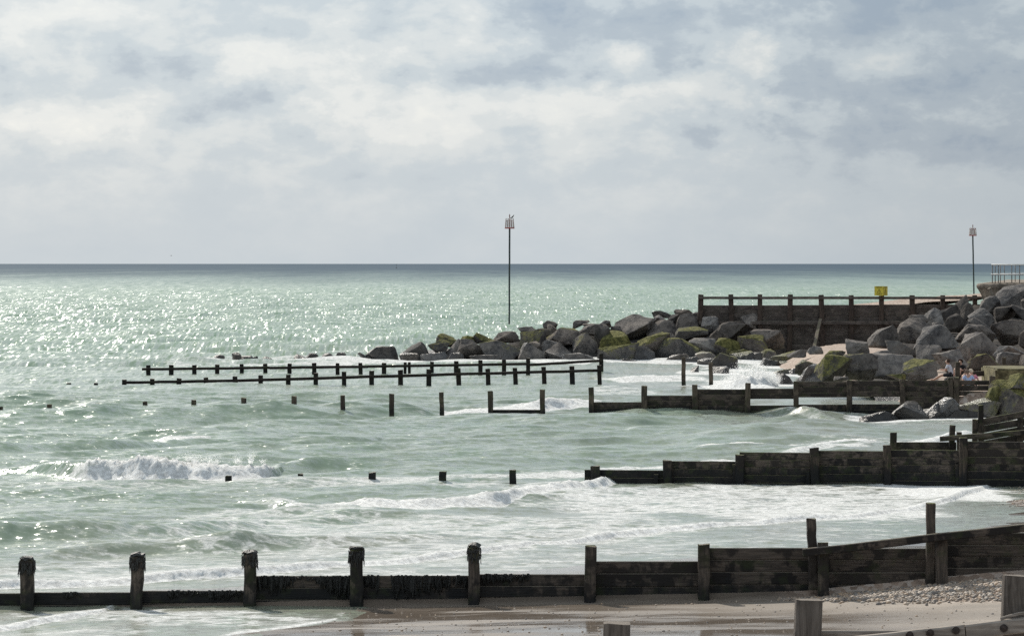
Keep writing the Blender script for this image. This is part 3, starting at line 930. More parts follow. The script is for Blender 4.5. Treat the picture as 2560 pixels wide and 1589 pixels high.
# patches of thin lacy foam: px,py,rx,ry (2436 copy), amount
PATCHES = [(1770, 915, 110, 14, .95), (2000, 1275, 420, 30, .36), (1500, 1310, 450, 26, .40), (1000, 1290, 1100, 70, .42), (500, 1360, 900, 30, .48), (900, 1150, 600, 12, .5), (1750, 1185, 700, 45, .62), (1200, 1255, 700, 40, .55), (650, 1240, 330, 38, .52), (700, 1165, 300, 16, .30), (1900, 1215, 420, 40, .66), (2250, 1165, 200, 30, .85),
           (950, 1310, 500, 26, .50), (350, 1345, 450, 20, .45), (250, 1455, 260, 16, .55), (560, 1470, 290, 24, .55), (150, 1500, 300, 20, .45), (1200, 1345, 400, 22, .45), (1900, 1265, 380, 18, .3),
           (2150, 1000, 330, 14, .35), (2100, 1050, 240, 16, .35), (1300, 995, 250, 12, .22), (1500, 935, 130, 16, .5), (640, 856, 300, 9, .5), (1200, 1095, 350, 18, .12),
           (300, 1160, 320, 10, .4), (120, 1220, 200, 20, .08)]


def build_sea():
    d1 = np.arange(52, 172, 0.11)
    d2 = [172.0]
    st = 0.12
    while d2[-1] < 460:
        st *= 1.0085
        d2.append(d2[-1] + min(st, 1.4))
    d2 = np.array(d2)
    inv = np.arange(F * EYE / d2[-1] - 0.55, 0.85, -0.55)
    d3 = F * EYE / inv
    d3 = np.concatenate([d3, [80000.0, 120000.0]])
    ys = np.concatenate([np.arange(24, 52, 1.5), d1, d2[1:], d3])
    nc = 560
    u = np.linspace(-1.32, 1.32, nc) * 1280.0 / F
    Y = np.repeat(ys[:, None], nc, 1)
    X = Y * u[None, :]
    dy = np.gradient(ys)[:, None]
    Z = np.zeros_like(X)
    DX = np.zeros_like(X)
    DY = np.zeros_like(X)
    rs = np.random.RandomState(11)
    s = X - shore_x(Y)
    depthf = sstep(2.0, -16.0, s)              # calm at the edge, full sea further out
    amp = (0.14 + 0.86 * depthf) * (1 - 0.5 * sstep(165, 188, Y) * sstep(245, 222, Y))
    envs = [0.6 + 0.8 * np.clip(0.5 + pnoise(X / q, Y / (q * 1.2), 40 + j), 0, 1) for j, q in enumerate((9.0, 16.0, 28.0, 50.0))]
    # wind sea: many short crests coming in from the left and beyond
    for i in range(46):
        lam = 0.7 * (24.0) ** (i / 45.0)
        th = math.radians(-68 + rs.randn() * 30)
        kx, ky = math.cos(th), math.sin(th)
        k = 2 * np.pi / lam
        a = 0.050 * (1.0 if lam < 5 else 0.62) / k
        fade = sstep(2.2, 4.5, lam / np.maximum(dy, 1e-3)) * (0.55 + 0.45 * sstep(60, 260, ys)[:, None])
        ph = k * (kx * X + ky * Y) + rs.rand() * 6.283
        # groups of waves
        env = envs[0 if lam < 2.2 else 1 if lam < 4.5 else 2 if lam < 8 else 3]
        c, sn = np.cos(ph), np.sin(ph)
        A = a * amp * fade * env
        Z += A * c
        DX -= 0.8 * A * kx * sn
        DY -= 0.8 * A * ky * sn
    # far field: the same chop, resolved only as crests against one another
    far = sstep(260, 520, Y)
    Z += far * (0.26 * pnoise(X / 3.5, Y / np.maximum(6.0, dy * 1.3), 71) + 0.30 * pnoise(X / 11.0, Y / np.maximum(14.0, dy * 2.0), 72)) * np.minimum(1.0, 1400.0 / Y) ** 0.5
    foam = np.zeros_like(X)
    silt = sstep(-30, -8, s) * (Y < 330)
    silt = np.maximum(silt * 1.0, 0.55 * sstep(-70, -15, s) * (Y < 330))
    lim = (Y < 330)
    for wv in WAVES:
        pw = []
        for (px, py) in wv['p']:
            D = WD(py * K)
            pw.append((WX(px * K, D), D))
        xs_ = np.array([q[0] for q in pw])
        yf = np.array([q[1] for q in pw])
        rows = (ys > yf.min() - wv['ff'] - 2) & (ys < yf.max() + wv['fb'] + wv['lace'] + 3)
        r = np.nonzero(rows)[0]
        if len(r) == 0:
            continue
        r0, r1 = r[0], r[-1] + 1
        xx, yy = X[r0:r1], Y[r0:r1]
        sc = np.mean(yf) / 110.0
        wob = 0.35 * sc * pnoise(xx * 0.7 / sc, yy * 0.15, 51) + 0.14 * sc * pnoise(xx * 2.3 / sc, yy * 0.3, 52)
        if wv['ff'] < 0.5:
            wob *= 1.3
        v = yy - np.interp(xx, xs_, yf) + wob
        h = np.interp(xx, xs_, np.array(wv['h'], float), left=0 if wv['h'][0] < .2 else wv['h'][0], right=0)
        fo = np.interp(xx, xs_, np.array(wv['foam'], float), left=wv['foam'][0], right=0)
        wdt = max(0.6, (xs_[-1] - xs_[0]) * 0.04)
        ends = sstep(xs_[0] - wdt, xs_[0] + wdt, xx) * sstep(xs_[-1] + wdt, xs_[-1] - wdt, xx)
        h = h * ends
        ff, fb = wv['ff'], wv['fb']
        h = h * (0.85 + 0.6 * pnoise(xx * 0.5, yy * 0.0 + 3.3, 53) + (0.15 * pnoise(xx * 1.7 / sc, yy * 0.12 + 7.3, 59) if wv['rough'] > 0.6 else 0))
        prof = np.where(v < ff, sstep(0, ff, v), np.exp(-np.clip(v - ff, 0, 99) / fb * 1.6))
        prof = np.where(v < 0, 0, prof)
        if wv['rough'] > 0:
            rr = wv['rough'] * np.clip(fo, 0, 1) * prof
            lump = pnoise(xx * 1.1 / sc, yy * 0.6 / sc, 54) * 0.35 + np.abs(pnoise(xx * 4.2 / sc, yy * 4.2 / sc, 55)) * 0.7 + np.abs(pnoise(xx * 9.0 / sc, yy * 9.0 / sc, 58)) * 0.55 + 0.1
            Z[r0:r1] += rr * (lump - 0.35) * np.clip(h, 0.1, 1) * 0.62
        Z[r0:r1] += h * prof
        inside = sstep(-0.12, 0.08, v) * sstep(ff * 1.9 + 0.25, ff * 1.1 + 0.1, v) * ends
        foam[r0:r1] = np.maximum(foam[r0:r1], fo * inside)
        if wv['lace'] > 0:
            lc = sstep(-0.1, 0.1, v) * sstep(ff + wv['lace'], ff * 0.8, v) * ends
            foam[r0:r1] = np.maximum(foam[r0:r1], np.minimum(fo, 1.0) * 0.62 * lc)
    for (px, py, rx, ry, a) in PATCHES:
        D0 = WD(py * K)
        cx = WX(px * K, D0)
        rxm = rx * K / F * D0
        rym = abs(WD((py - ry) * K) - WD((py + ry) * K)) / 2
        q = np.sqrt(((X - cx) / rxm) ** 2 + ((Y - D0) / rym) ** 2)
        q = q + 0.35 * pnoise(X * 0.5, Y * 0.3, 61)
        foam = np.maximum(foam, a * 1.09 * sstep(1.15, 0.55, q))
    for (rx_, ry_, w_, zone) in WATER_ROCKS:
        q = np.hypot((X - rx_) / (w_ * 0.5 + 0.7), (Y - ry_ + 0.8) / (w_ * 0.5 + (4.5 if zone in ('left', 'tip', 'cove') else 1.6)))
        foam = np.maximum(foam, 0.80 * sstep(1.15, 0.75, q + 0.4 * pnoise(X * 0.6, Y * 0.4, 62)))
    # scattered small white horses further out
    wh = pnoise(X / 2.2, Y / np.maximum(3.0, dy * 1.5), 81) + 0.5 * pnoise(X / 14.0, Y / 40.0, 82)
    foam = np.maximum(foam, sstep(0.62, 0.74, wh) * 0.75 * sstep(170, 240, Y) * sstep(2500, 1200, Y))
    wh2 = pnoise(X / 1.1, Y / 1.6, 83) + 0.5 * pnoise(X / 7.0, Y / 12.0, 84)
    foam = np.maximum(foam, sstep(0.66, 0.80, wh2) * 0.6 * sstep(112, 125, Y) * sstep(210, 160, Y))
    # the sheet dips under the sand above the shoreline
    Z = Z * np.where(s > -0.2, np.clip(1 - (s + 0.2) / 3.0, 0.15, 1), 1.0) + np.where(s < 0, 0.012, 0.012)
    cap = sstep(69.35, 69.55, Y) * sstep(70.4, 69.9, Y)
    v = np.stack([X + DX, Y + DY, Z], -1).reshape(-1, 3)
    me = fill_mesh('sea', v, grid_quads(len(ys), nc))
    for nm, a in (('foam', foam), ('silt', silt)):
        at = me.attributes.new(nm, 'FLOAT', 'POINT')
        at.data.foreach_set('value', a.astype(np.float32).ravel())
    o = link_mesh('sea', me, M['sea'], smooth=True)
    tag(o, kind='structure')
    print('sea', len(ys), nc, len(ys) * nc * 2)


build_sea()


# ------------------------------------------------------------------ timber pieces
def beam_mesh(name, L, a, b, seed, seg=4, jit=0.01, taper=0.0, top_jit=0.0, wear=0.0):
    """a squared timber of length L along local x, section a (y) by b (z), corners cut, worn edges"""
    rng = random.Random(seed)
    c = min(a, b) * 0.14 if a > b * 0.6 else 0.016
    ring = [(-a / 2 + c, -b / 2), (a / 2 - c, -b / 2), (a / 2, -b / 2 + c), (a / 2, b / 2 - c), (a / 2 - c, b / 2), (-a / 2 + c, b / 2), (-a / 2, b / 2 - c), (-a / 2, -b / 2 + c)]
    vs, fs = [], []
    for i in range(seg + 1):
        t = i / seg
        x = -L / 2 + L * t
        s = 1 - taper * t
        ox, oz = rng.uniform(-jit, jit), rng.uniform(-jit, jit)
        for (y, z) in ring:
            w = 1 - wear * rng.random()
            vs.append((x + (rng.uniform(-top_jit, top_jit) if i in (0, seg) else 0), y * s * w + ox, z * s * w + oz))
    for i in range(seg):
        for j in range(8):
            k = (j + 1) % 8
            fs.append((i * 8 + j, i * 8 + k, (i + 1) * 8 + k, (i + 1) * 8 + j))
    fs.append(tuple(range(7, -1, -1)))
    fs.append(tuple(seg * 8 + j for j in range(8)))
    me = bpy.data.meshes.new(name)
    me.from_pydata(vs, [], fs)
    me.update()
    return me


_seed = [0]


def beam(name, p0, p1, a, b, mat, parent, seg=4, jit=0.008, wear=0.06, taper=0.0, top_jit=0.0):
    """timber from p0 to p1; a is its thickness across, b its height"""
    _seed[0] += 1
    p0, p1 = Vector(p0), Vector(p1)
    d = p1 - p0
    me = beam_mesh(name, d.length, a, b, _seed[0], seg, jit, taper, top_jit, wear)
    if abs(d.normalized().z) > 0.9:
        # posts stand: local x turns up
        rot = d.to_track_quat('X', 'Y').to_matrix()
    else:
        xax = d.normalized()
        yax = Vector((0, 0, 1)).cross(xax).normalized()
        zax = xax.cross(yax)
        from mathutils import Matrix
        rot = Matrix((xax, yax, zax)).transposed()
    me.transform(rot.to_4x4())
    return link_mesh(name, me, mat, parent, (p0 + p1) / 2)


def post(px, top, D, w, mat, parent, foot=None, lean=0.0, name='post', wear=0.06, depth=None, top_jit=0.02, seg=5):
    """a standing post measured by its pixel column, top row and width in pixels"""
    x = WX(px, D)
    zt = WZ(top, D)
    rr = random.Random(int(px * 13 + D))
    wm = w / F * D * rr.uniform(0.92, 1.08)
    if lean == 0.0:
        lean = rr.uniform(-0.03, 0.03)
    z0 = (min(bz(x, D), 0.0) - 0.8) if foot is None else foot
    return beam(name, (x - lean * (zt - z0), D, z0), (x, D, zt), wm, depth or wm, mat, parent, seg, 0.008, wear, rr.uniform(0.0, 0.07), top_jit)


def bay(px0, px1, top, bottom, D0, D1, mat, parent, off=0.17, board=0.23, gap=0.0, thick=0.07, slot=0.0):
    """horizontal planks between two posts, from row top down to row bottom (or ground)"""
    x0, x1 = WX(px0, D0), WX(px1, D1)
    z = (WZ(top, D0) + WZ(top, D1)) / 2
    zb = (WZ(bottom, D0) + WZ(bottom, D1)) / 2
    i = 0
    rng = random.Random(int(px0 * 7 + top))
    while z > zb + 0.03:
        b = min(board * rng.uniform(0.92, 1.08), z - zb)
        o = off + rng.uniform(-0.012, 0.012)
        beam('plank', (x0, D0 + o, z - b / 2), (x1, D1 + o, z - b / 2), thick * rng.uniform(0.95, 1.2), b + 0.003 - slot, mat, parent, 3, 0.002, 0.012)
        z -= b
        i += 1


def seaweed(px, D, zc, w, h, parent, seed):
    """a shaggy collar of weed hanging from a post top"""
    rng = random.Random(seed)
    bm = bmesh.new()
    x = WX(px, D)
    for i in range(120):
        a = rng.uniform(0, 6.283)
        rx, ry = w * 0.5 * rng.uniform(0.98, 1.10), w * 0.5 * rng.uniform(0.98, 1.10)
        # square-ish ring round the post
        c, s = math.cos(a), math.sin(a)
        k = 1 / max(abs(c), abs(s))
        cx, cy = c * k * rx * 0.96, s * k * ry * 0.96
        z0 = rng.uniform(-0.1, h * 0.4)
        ln = rng.uniform(0.04, 0.16)
        wd = rng.uniform(0.008, 0.02)
        t = Vector((-s, c, 0))
        pts = [Vector((cx, cy, z0)), Vector((cx * 1.04, cy * 1.04, z0 - ln * 0.5)), Vector((cx * 1.03 + rng.uniform(-.02, .02), cy * 1.03, z0 - ln))]
        vv = []
        for q, f in zip(pts, (0.7, 1.0, 0.35)):
            vv.append((bm.verts.new(q + t * wd * f), bm.verts.new(q - t * wd * f), bm.verts.new(q * 1.05 + Vector((0, 0, 0.004)))))
        for m_ in range(2):
            A, B = vv[m_], vv[m_ + 1]
            bm.faces.new((A[0], A[2], B[2], B[0]))
            bm.faces.new((A[2], A[1], B[1], B[2]))
            bm.faces.new((A[1], A[0], B[0], B[1]))
    # lumpy crown
    r = bmesh.ops.create_icosphere(bm, subdivisions=2, radius=1.0)
    for v in r['verts']:
        v.co = Vector((v.co.x * w * 0.56, v.co.y * w * 0.56, v.co.z * 0.055 + h * 0.5))
        v.co += Vector((rng.uniform(-.025, .025), rng.uniform(-.025, .025), rng.uniform(-.03, .03)))
    me = bm_mesh(bm, 'seaweed')
    return link_mesh('seaweed', me, M['weed'], parent, (x, D, zc))


def weed_fringe(px0, px1, top, D, parent, seed, drop=0.34):
    """bladder weed hanging over the top edge of a plank bay"""
    rng = random.Random(seed)
    x0, x1, z = WX(px0, D), WX(px1, D), WZ(top, D)
    c = Vector(((x0 + x1) / 2, D, z))
    bm = bmesh.new()
    n = int((x1 - x0) * 95)
    for i in range(n):
        u = rng.random()
        x = x0 + (x1 - x0) * u
        dens = 0.5 + 0.9 * mnoise.noise(Vector((x * 1.3, seed * 3.7, 0)))
        if rng.random() > dens + 0.35:
            continue
        ln = drop * rng.uniform(0.3, 1.0) * max(0.25, min(1.3, dens + 0.3))
        zt = z + rng.uniform(-0.03, 0.035)
        y = D - rng.uniform(0.0, 0.05)
        wd = rng.uniform(0.010, 0.026)
        sx = rng.uniform(-0.04, 0.04)
        p = [Vector((x, D + 0.07, zt - 0.01)), Vector((x, y, zt)), Vector((x + sx * 0.5, y - 0.015, zt - ln * 0.55)), Vector((x + sx, y, zt - ln))]
        rows = []
        for q, f in zip(p, (1.0, 1.1, 1.0, 0.4)):
            q = q - c
            rows.append((bm.verts.new(q + Vector((wd * f, 0, 0))), bm.verts.new(q - Vector((wd * f, 0, 0))), bm.verts.new(q + Vector((0, -0.018, 0.008)))))
        for A, B in zip(rows[:-1], rows[1:]):
            bm.faces.new((A[0], A[2], B[2], B[0]))
            bm.faces.new((A[2], A[1], B[1], B[2]))
    link_mesh('seaweed', bm_mesh(bm, 'seaweed'), M['weed'], parent, c)


def build_groynes():
    # --- near groyne
    D = 69.5
    g = empty('groyne', (WX(1280, D), D, 0.0))
    tag(g, 'weed-hung plank groyne nearest in full view, running the whole width of the shot', 'groyne', 'timber groynes across the beach')
    P = [(-200, 1342), (64, 1332), (327, 1323), (594, 1317), (848, 1307), (1128, 1301), (1405, 1298), (1674, 1293)]
    for i, (x, t) in enumerate(P):
        w = 35 if i < 5 else 31
        post(x * K, t * K, D, w, M['g1_v'], g, foot=-0.9, wear=0.12 if i < 6 else 0.05, lean=random.Random(i).uniform(-.02, .02), seg=8)
        if 1 <= i <= 5:
            seaweed(x * K, D, WZ(t * K, D) - 0.10, w / F * D, 0.26, g, i)
    tops = [(-200, 64, 1412), (64, 327, 1410), (327, 594, 1406), (594, 848, 1371), (848, 1128, 1370), (1128, 1405, 1367), (1405, 1674, 1336), (1674, 1930, 1304), (1930, 2214, 1305), (2214, 2500, 1268), (2500, 2790, 1240), (2790, 3080, 1210), (3080, 3370, 1180)]
    for (a, b, t) in tops:
        bay(a * K, b * K, t * K, 1490 * K, D, D, M['g1_h'], g, 0.19, 0.25)
    for q, (a, b, t, dr) in enumerate(((612, 832, 1371, .38), (930, 1112, 1370, .40), (866, 900, 1370, .30), (400, 578, 1406, .22), (150, 190, 1410, .14), (1150, 1260, 1367, .16))):
        weed_fringe(a * K, b * K, t * K, D + 0.15, g, 60 + q, dr)
    post(1930 * K, 1232 * K, D - 0.04, 27, M['g1_v'], g, foot=0.35, wear=0.14, depth=0.25, seg=8)
    post(1957 * K, 1290 * K, D - 0.25, 30, M['g1_v'], g, foot=-0.4, depth=0.24)
    post(2214 * K, 1197 * K, D - 0.04, 24, M['g1_v'], g, foot=-0.2, wear=0.12, depth=0.22, seg=8)
    post(2240 * K, 1270 * K, D - 0.25, 32, M['g1_v'], g, foot=-0.2, depth=0.24)
    for (x, t) in ((2500, 1200), (2790, 1180), (3080, 1150), (3370, 1120)):
        post(x * K, t * K, D - 0.04, 26, M['g1_v'], g, foot=-0.2, wear=0.1)
    d2 = D - 0.47
    beam('sloping_rail', (WX(2007, d2), d2, WZ(1381, d2)), (WX(2680, d2), d2, WZ(1304, d2)), 0.12, 0.165, M['g1_h'], g, 6)
    # --- second groyne
    def D2(px):
        return float(np.interp(px, [500, 2700], [110.5, 106.5]))
    g = empty('groyne', (WX(2000, D2(2000)), D2(2000), 0.0))
    tag(g, 'stepped dark plank groyne with green-edged tops, second from the viewer in full view', 'groyne', 'timber groynes across the beach')
    for (px, t, w) in [(571, 1189, 19), (751, 1183, 14), (930, 1180, 19), (1107, 1177, 18), (1282, 1174, 18), (1488, 1164, 23), (1668, 1150, 22), (1850, 1135, 24), (2035, 1118, 23), (2217, 1112, 21), (2408, 1094, 20), (2600, 1070, 20), (2800, 1050, 20), (3000, 1030, 20), (3200, 1010, 20)]:
        post(px, t, D2(px) - (2.0 if px < 600 else 0.0), w, M['g2_v'], g, foot=-0.9, wear=0.08, seg=7)
    for (a, b, t) in [(1190, 1282, 1207), (1462, 1668, 1175), (1668, 1850, 1153), (1850, 2035, 1131), (2035, 2217, 1127), (2217, 2408, 1125), (2408, 2600, 1104), (2600, 2800, 1085), (2800, 3000, 1065), (3000, 3200, 1045)]:
        bay(a, b, t, 1245, D2(a), D2(b), M['g2_h'], g, 0.18, 0.24)
    for (px, t, bt) in [(1640, 1185, 0), (1837, 1160, 0), (2020, 1178, 0), (2394, 1160, 0)]:
        d = D2(px) - 0.0
        beam('cleat', (WX(px, d), d, -0.3), (WX(px, d), d, WZ(t, d)), 0.15, 0.12, M['g2_v'], g, 3)
    # its raised landward length, a step further back
    Db = 113.5
    g = empty('groyne', (WX(2400, Db), Db, 0.0))
    tag(g, 'raised timber groyne length with sloping mossy rail behind the second groyne', 'groyne', 'timber groynes across the beach')
    for (px, t, w) in [(2234, 1080, 17), (2381, 1063, 15), (2438, 1048, 14), (2452, 1012, 14), (2551, 1044, 14)]:
        post(px, t, Db, w, M['g2_v'], g, foot=-0.5)
    post(2398, 1079, Db - 0.3, 14, M['g2_v'], g, foot=-0.5)
    bay(2228, 2392, 1105, 1150, Db, Db, M['g2_h'], g, 0.16, 0.22)
    dr = Db - 0.5
    beam('sloping_rail', (WX(2350, dr), dr, WZ(1097, dr)), (WX(2650, dr), dr, WZ(1073, dr)), 0.12, 0.17, M['g2_h'], g, 4)
    for k in range(4):
        t = 0.02 + k * 0.25
        beam('plank', (WX(2446, Db), Db + 0.16, WZ(1048, Db) - 0.12 - k * 0.25), (WX(2660, Db), Db + 0.16, WZ(1010, Db) - 0.12 - k * 0.25), 0.075, 0.235, M['g2_h'], g, 4)
    # --- third groyne
    D = 157.5
    g = empty('groyne', (WX(2000, D), D, 0.0))
    tag(g, 'long plank groyne with see-through gaps, people seated behind its landward end', 'groyne', 'timber groynes across the beach')
    P3 = [(0, 967), (118, 961), (233, 959), (345, 955), (461, 951), (580, 946), (700, 942), (815, 940), (932, 936), (1050, 933), (1167, 930), (1290, 926)]
    for i, (x, t) in enumerate(P3):
        post(x * K, t * K, D, 13.5, M['g3_v'], g, foot=-1.2, wear=0.16, lean=random.Random(i + 40).uniform(-.03, .03), seg=7)
    for (px, t) in [(1478, 968), (1611, 964), (1737, 961), (1870, 957.6), (1990, 953), (2124, 950), (2256, 947), (2376, 943), (2391, 943), (2481, 939)]:
        post(px, t, D, 14, M['g3_v'], g, foot=-1.0, wear=0.08, seg=6)
    bay(1226, 1356, 1024, 1050, D, D, M['g3_h'], g, 0.17, 0.24)
    bay(1356, 1478, 1036, 1050, D, D, M['g3_h'], g, 0.17, 0.24)
    for (a, b, t) in [(1478, 1611, 1005), (1611, 1737, 988.5), (1737, 1870, 973), (2256, 2383, 950.5), (2383, 2481, 950)]:
        bay(a, b, t, 1052, D, D, M['g3_h'], g, 0.17, 0.25, slot=0.0 if a != 2383 else 0.03)
    for (a, b, t, t2, l0) in [(1870, 1990, 971, 997, 1013), (1990, 2124, 953.5, 993, 1011), (2124, 2256, 951, 992, 1010)]:
        bay(a, b, t, t2, D, D, M['g3_h'], g, 0.17, 0.25)
        bay(a, b, l0, 1052, D, D, M['g3_h'], g, 0.17, 0.25)
    # --- the two old rows of stumps with a rail
    D = 195.0
    g = empty('groyne', (WX(900, D), D, 0.0))
    tag(g, 'old low row of leaning stumps with one rail, nearer of the railed pair', 'groyne', 'low railed stump rows in the sea')
    P4 = [(296, 905), (362, 903), (426, 902), (490, 900), (559, 897), (620, 895), (686, 893), (751, 889), (818, 886), (884, 884), (953, 882), (1020, 880), (1090, 878), (1160, 879), (1225, 877), (1293, 875), (1360, 873), (1425, 871)]
    for i, (x, t) in enumerate(P4):
        post(x * K, t * K - 2.5, D, 12.5, M['row_v'], g, foot=-1.2, wear=0.12, lean=-0.04 if i > 11 else random.Random(i).uniform(-.03, .02))
    dr = D - 0.22
    for (a, ya, b, yb) in [(312, 956, 586, 951), (586, 951, 930, 941), (930, 941, 1220, 933), (1220, 933, 1500, 925.5)]:
        beam('rail', (WX(a, dr), dr, WZ(ya, dr)), (WX(b, dr), dr, WZ(yb, dr)), 0.12, 0.17, M['row_h'], g, 6, 0.012)
    for i, (x, t) in enumerate([(172, 957.0), (240, 956.5)]):
        post(x, t, D, 11, M['row_v'], g, foot=-1.2)
    D = 214.0
    g = empty('groyne', (WX(900, D), D, 0.0))
    tag(g, 'old low row of stumps with one rail, farther of the railed pair', 'groyne', 'low railed stump rows in the sea')
    P5 = [(371, 912.5), (428, 912), (486, 912), (543, 911), (604, 910), (663, 909), (724, 908), (785, 907), (844, 907), (901, 906.5), (960, 907), (1013, 905), (1023, 905), (1080, 903.5), (1141, 902.5), (1201, 900), (1260, 899), (1320, 895), (1503, 884)]
    for i, (x, t) in enumerate(P5):
        post(x, t, D, 11.5 if x not in (1013, 1023) else 8, M['row_v'], g, foot=-1.2, wear=0.12, lean=random.Random(i + 9).uniform(-.03, .02))
    dr = D - 0.22
    for (a, ya, b, yb) in [(355, 922.5, 674, 919), (674, 919, 920, 916), (920, 916, 1318, 909.5), (1318, 912, 1506, 901)]:
        beam('rail', (WX(a, dr), dr, WZ(ya, dr)), (WX(b, dr), dr, WZ(yb, dr)), 0.12, 0.17, M['row_h'], g, 6, 0.012)
    # --- two lone posts in the wash
    for (px, t, lab) in [(1710, 893, 'taller of two lone timber posts in the foam by the rocks'), (1778, 906, 'shorter lone timber post beside the splash')]:
        d = 193.0
        zt = WZ(t, d)
        o = beam('timber_post', (WX(px, d), d, -1.0), (WX(px, d) - 0.03, d, zt), 0.25, 0.25, M['g3_v'], None, 6, 0.012, 0.14)
        tag(o, lab, 'post', 'lone posts in the wash')
    # --- far fence
    D = 255.0
    g = empty('breakwater_fence', (WX(2100, D), D, 1.0))
    tag(g, 'tall dark timber breakwater fence with top rail above the shingle cove', 'fence')
    for (px, t) in [(1752, 736), (1827, 736), (1900, 736), (1976, 736), (2053, 737), (2128, 738), (2204, 739), (2280, 738), (2357, 738), (2437, 738), (2514, 738)]:
        post(px, t, D, 12.5, M['fence_v'], g, foot=-0.6, wear=0.05)
        d = D - 0.0
    for (a, b, t) in [(1746, 1827, 763), (1827, 1900, 763), (1900, 1976, 763), (1976, 2053, 762.5), (2053, 2128, 762), (2128, 2204, 762), (2204, 2280, 761), (2280, 2357, 761), (2357, 2437, 761), (2437, 2520, 761)]:
        bay(a, b, t, 905, D, D, M['fence_h'], g, 0.2, 0.3, thick=0.09, slot=0.0)
    dr = D - 0.27
    xs = [1748, 1900, 2053, 2204, 2357, 2520]
    for a, b in zip(xs[:-1], xs[1:]):
        beam('top_rail', (WX(a, dr), dr, WZ(744.5, dr)), (WX(b, dr), dr, WZ(744.5, dr)), 0.14, 0.2, M['fence_h'], g, 4)
        beam('waling', (WX(a, dr), dr, WZ(807, dr)), (WX(b, dr), dr, WZ(807, dr)), 0.2, 0.27, M['fence_h'], g, 4)
    beam('brace', (WX(2030, 249.5), 249.5, bz(WX(2030, 249.5), 249.5) - 0.4), (WX(2051, 254.5), 254.5, WZ(800, 254.5)), 0.3, 0.3, M['fence_v'], g, 5)
    # --- posts and bolted handrail next to the viewer
    D = 34.0
    g = empty('groyne', (WX(2200, D), D, 0.6))
    tag(g, 'grey weathered post tops and bolted rail closest to the viewer, bottom right', 'groyne', 'timber groynes across the beach')
    for (px, t, w) in [(1542, 1556, 68), (2022, 1497.5, 70), (2536, 1436.6, 60), (3020, 1380, 68)]:
        post(px, t, D, w, M['grey_v'], g, foot=0.5, wear=0.02, lean=0.025, top_jit=0.008, seg=6)
    bay(1990, 2560, 1580, 1900, D, D, M['grey_h'], g, 0.2, 0.24)
    bay(1540, 1990, 1640, 1900, D, D, M['grey_h'], g, 0.2, 0.24)
    d = D - 0.2
    ra = beam('rail', (WX(2060, d), d, WZ(1617, d)), (WX(2411, d), d, WZ(1578.5, d)), 0.11, 0.15, M['grey_h'], g, 6, 0.004, 0.02)
    rb = beam('rail', (WX(2413.5, d), d, WZ(1578.2, d)), (WX(3050, d), d, WZ(1508, d)), 0.11, 0.15, M['grey_h'], g, 6, 0.004, 0.02)
    for (px, py, par) in [(2274, 1586, ra), (2325, 1581, ra), (2389.5, 1574.5, ra), (2509.5, 1569, rb)]:
        bm = bmesh.new()
        bmesh.ops.create_uvsphere(bm, u_segments=12, v_segments=8, radius=0.032)
        for v in bm.verts:
            v.co.y *= 0.5
        bmesh.ops.create_cone(bm, cap_ends=True, segments=12, radius1=0.040, radius2=0.040, depth=0.012, matrix=__import__('mathutils').Matrix.Rotation(math.pi / 2, 4, 'X'))
        link_mesh('bolt', bm_mesh(bm, 'bolt'), M['iron'], par, (WX(px, d - 0.06), d - 0.064, WZ(py, d - 0.06)), smooth=False)
    # lashed splinter of wood at the rail
    beam('splinter', (WX(2500, d), d - 0.02, WZ(1545, d)), (WX(2570, d), d - 0.02, WZ(1528, d)), 0.03, 0.03, M['grey_h'], g, 3)
    # short beam and stub post behind the people
    d = 166.0
    o = beam('timber_beam', (WX(2430, d), d, WZ(934, d)), (WX(2490, d), d, WZ(931, d)), 0.2, 0.26, M['g3_h'], None, 4)
    tag(o, 'low mossy timber beam between the people and the concrete block', 'beam')
    o = beam('timber_post', (WX(2394, 159.2), 159.2, 0.2), (WX(2394, 159.2), 159.2, WZ(905, 159.2)), 0.235, 0.235, M['g3_v'], None, 6, 0.01, 0.1)
    tag(o, 'upright brown timber post standing among the seated people', 'post')
    o = beam('timber_post', (WX(2510, 168), 168, 0.6), (WX(2510, 168), 168, WZ(893, 168)), 0.2, 0.2, M['g3_v'], None, 5)
    tag(o, 'stub of timber post behind the concrete block', 'post')


build_groynes()


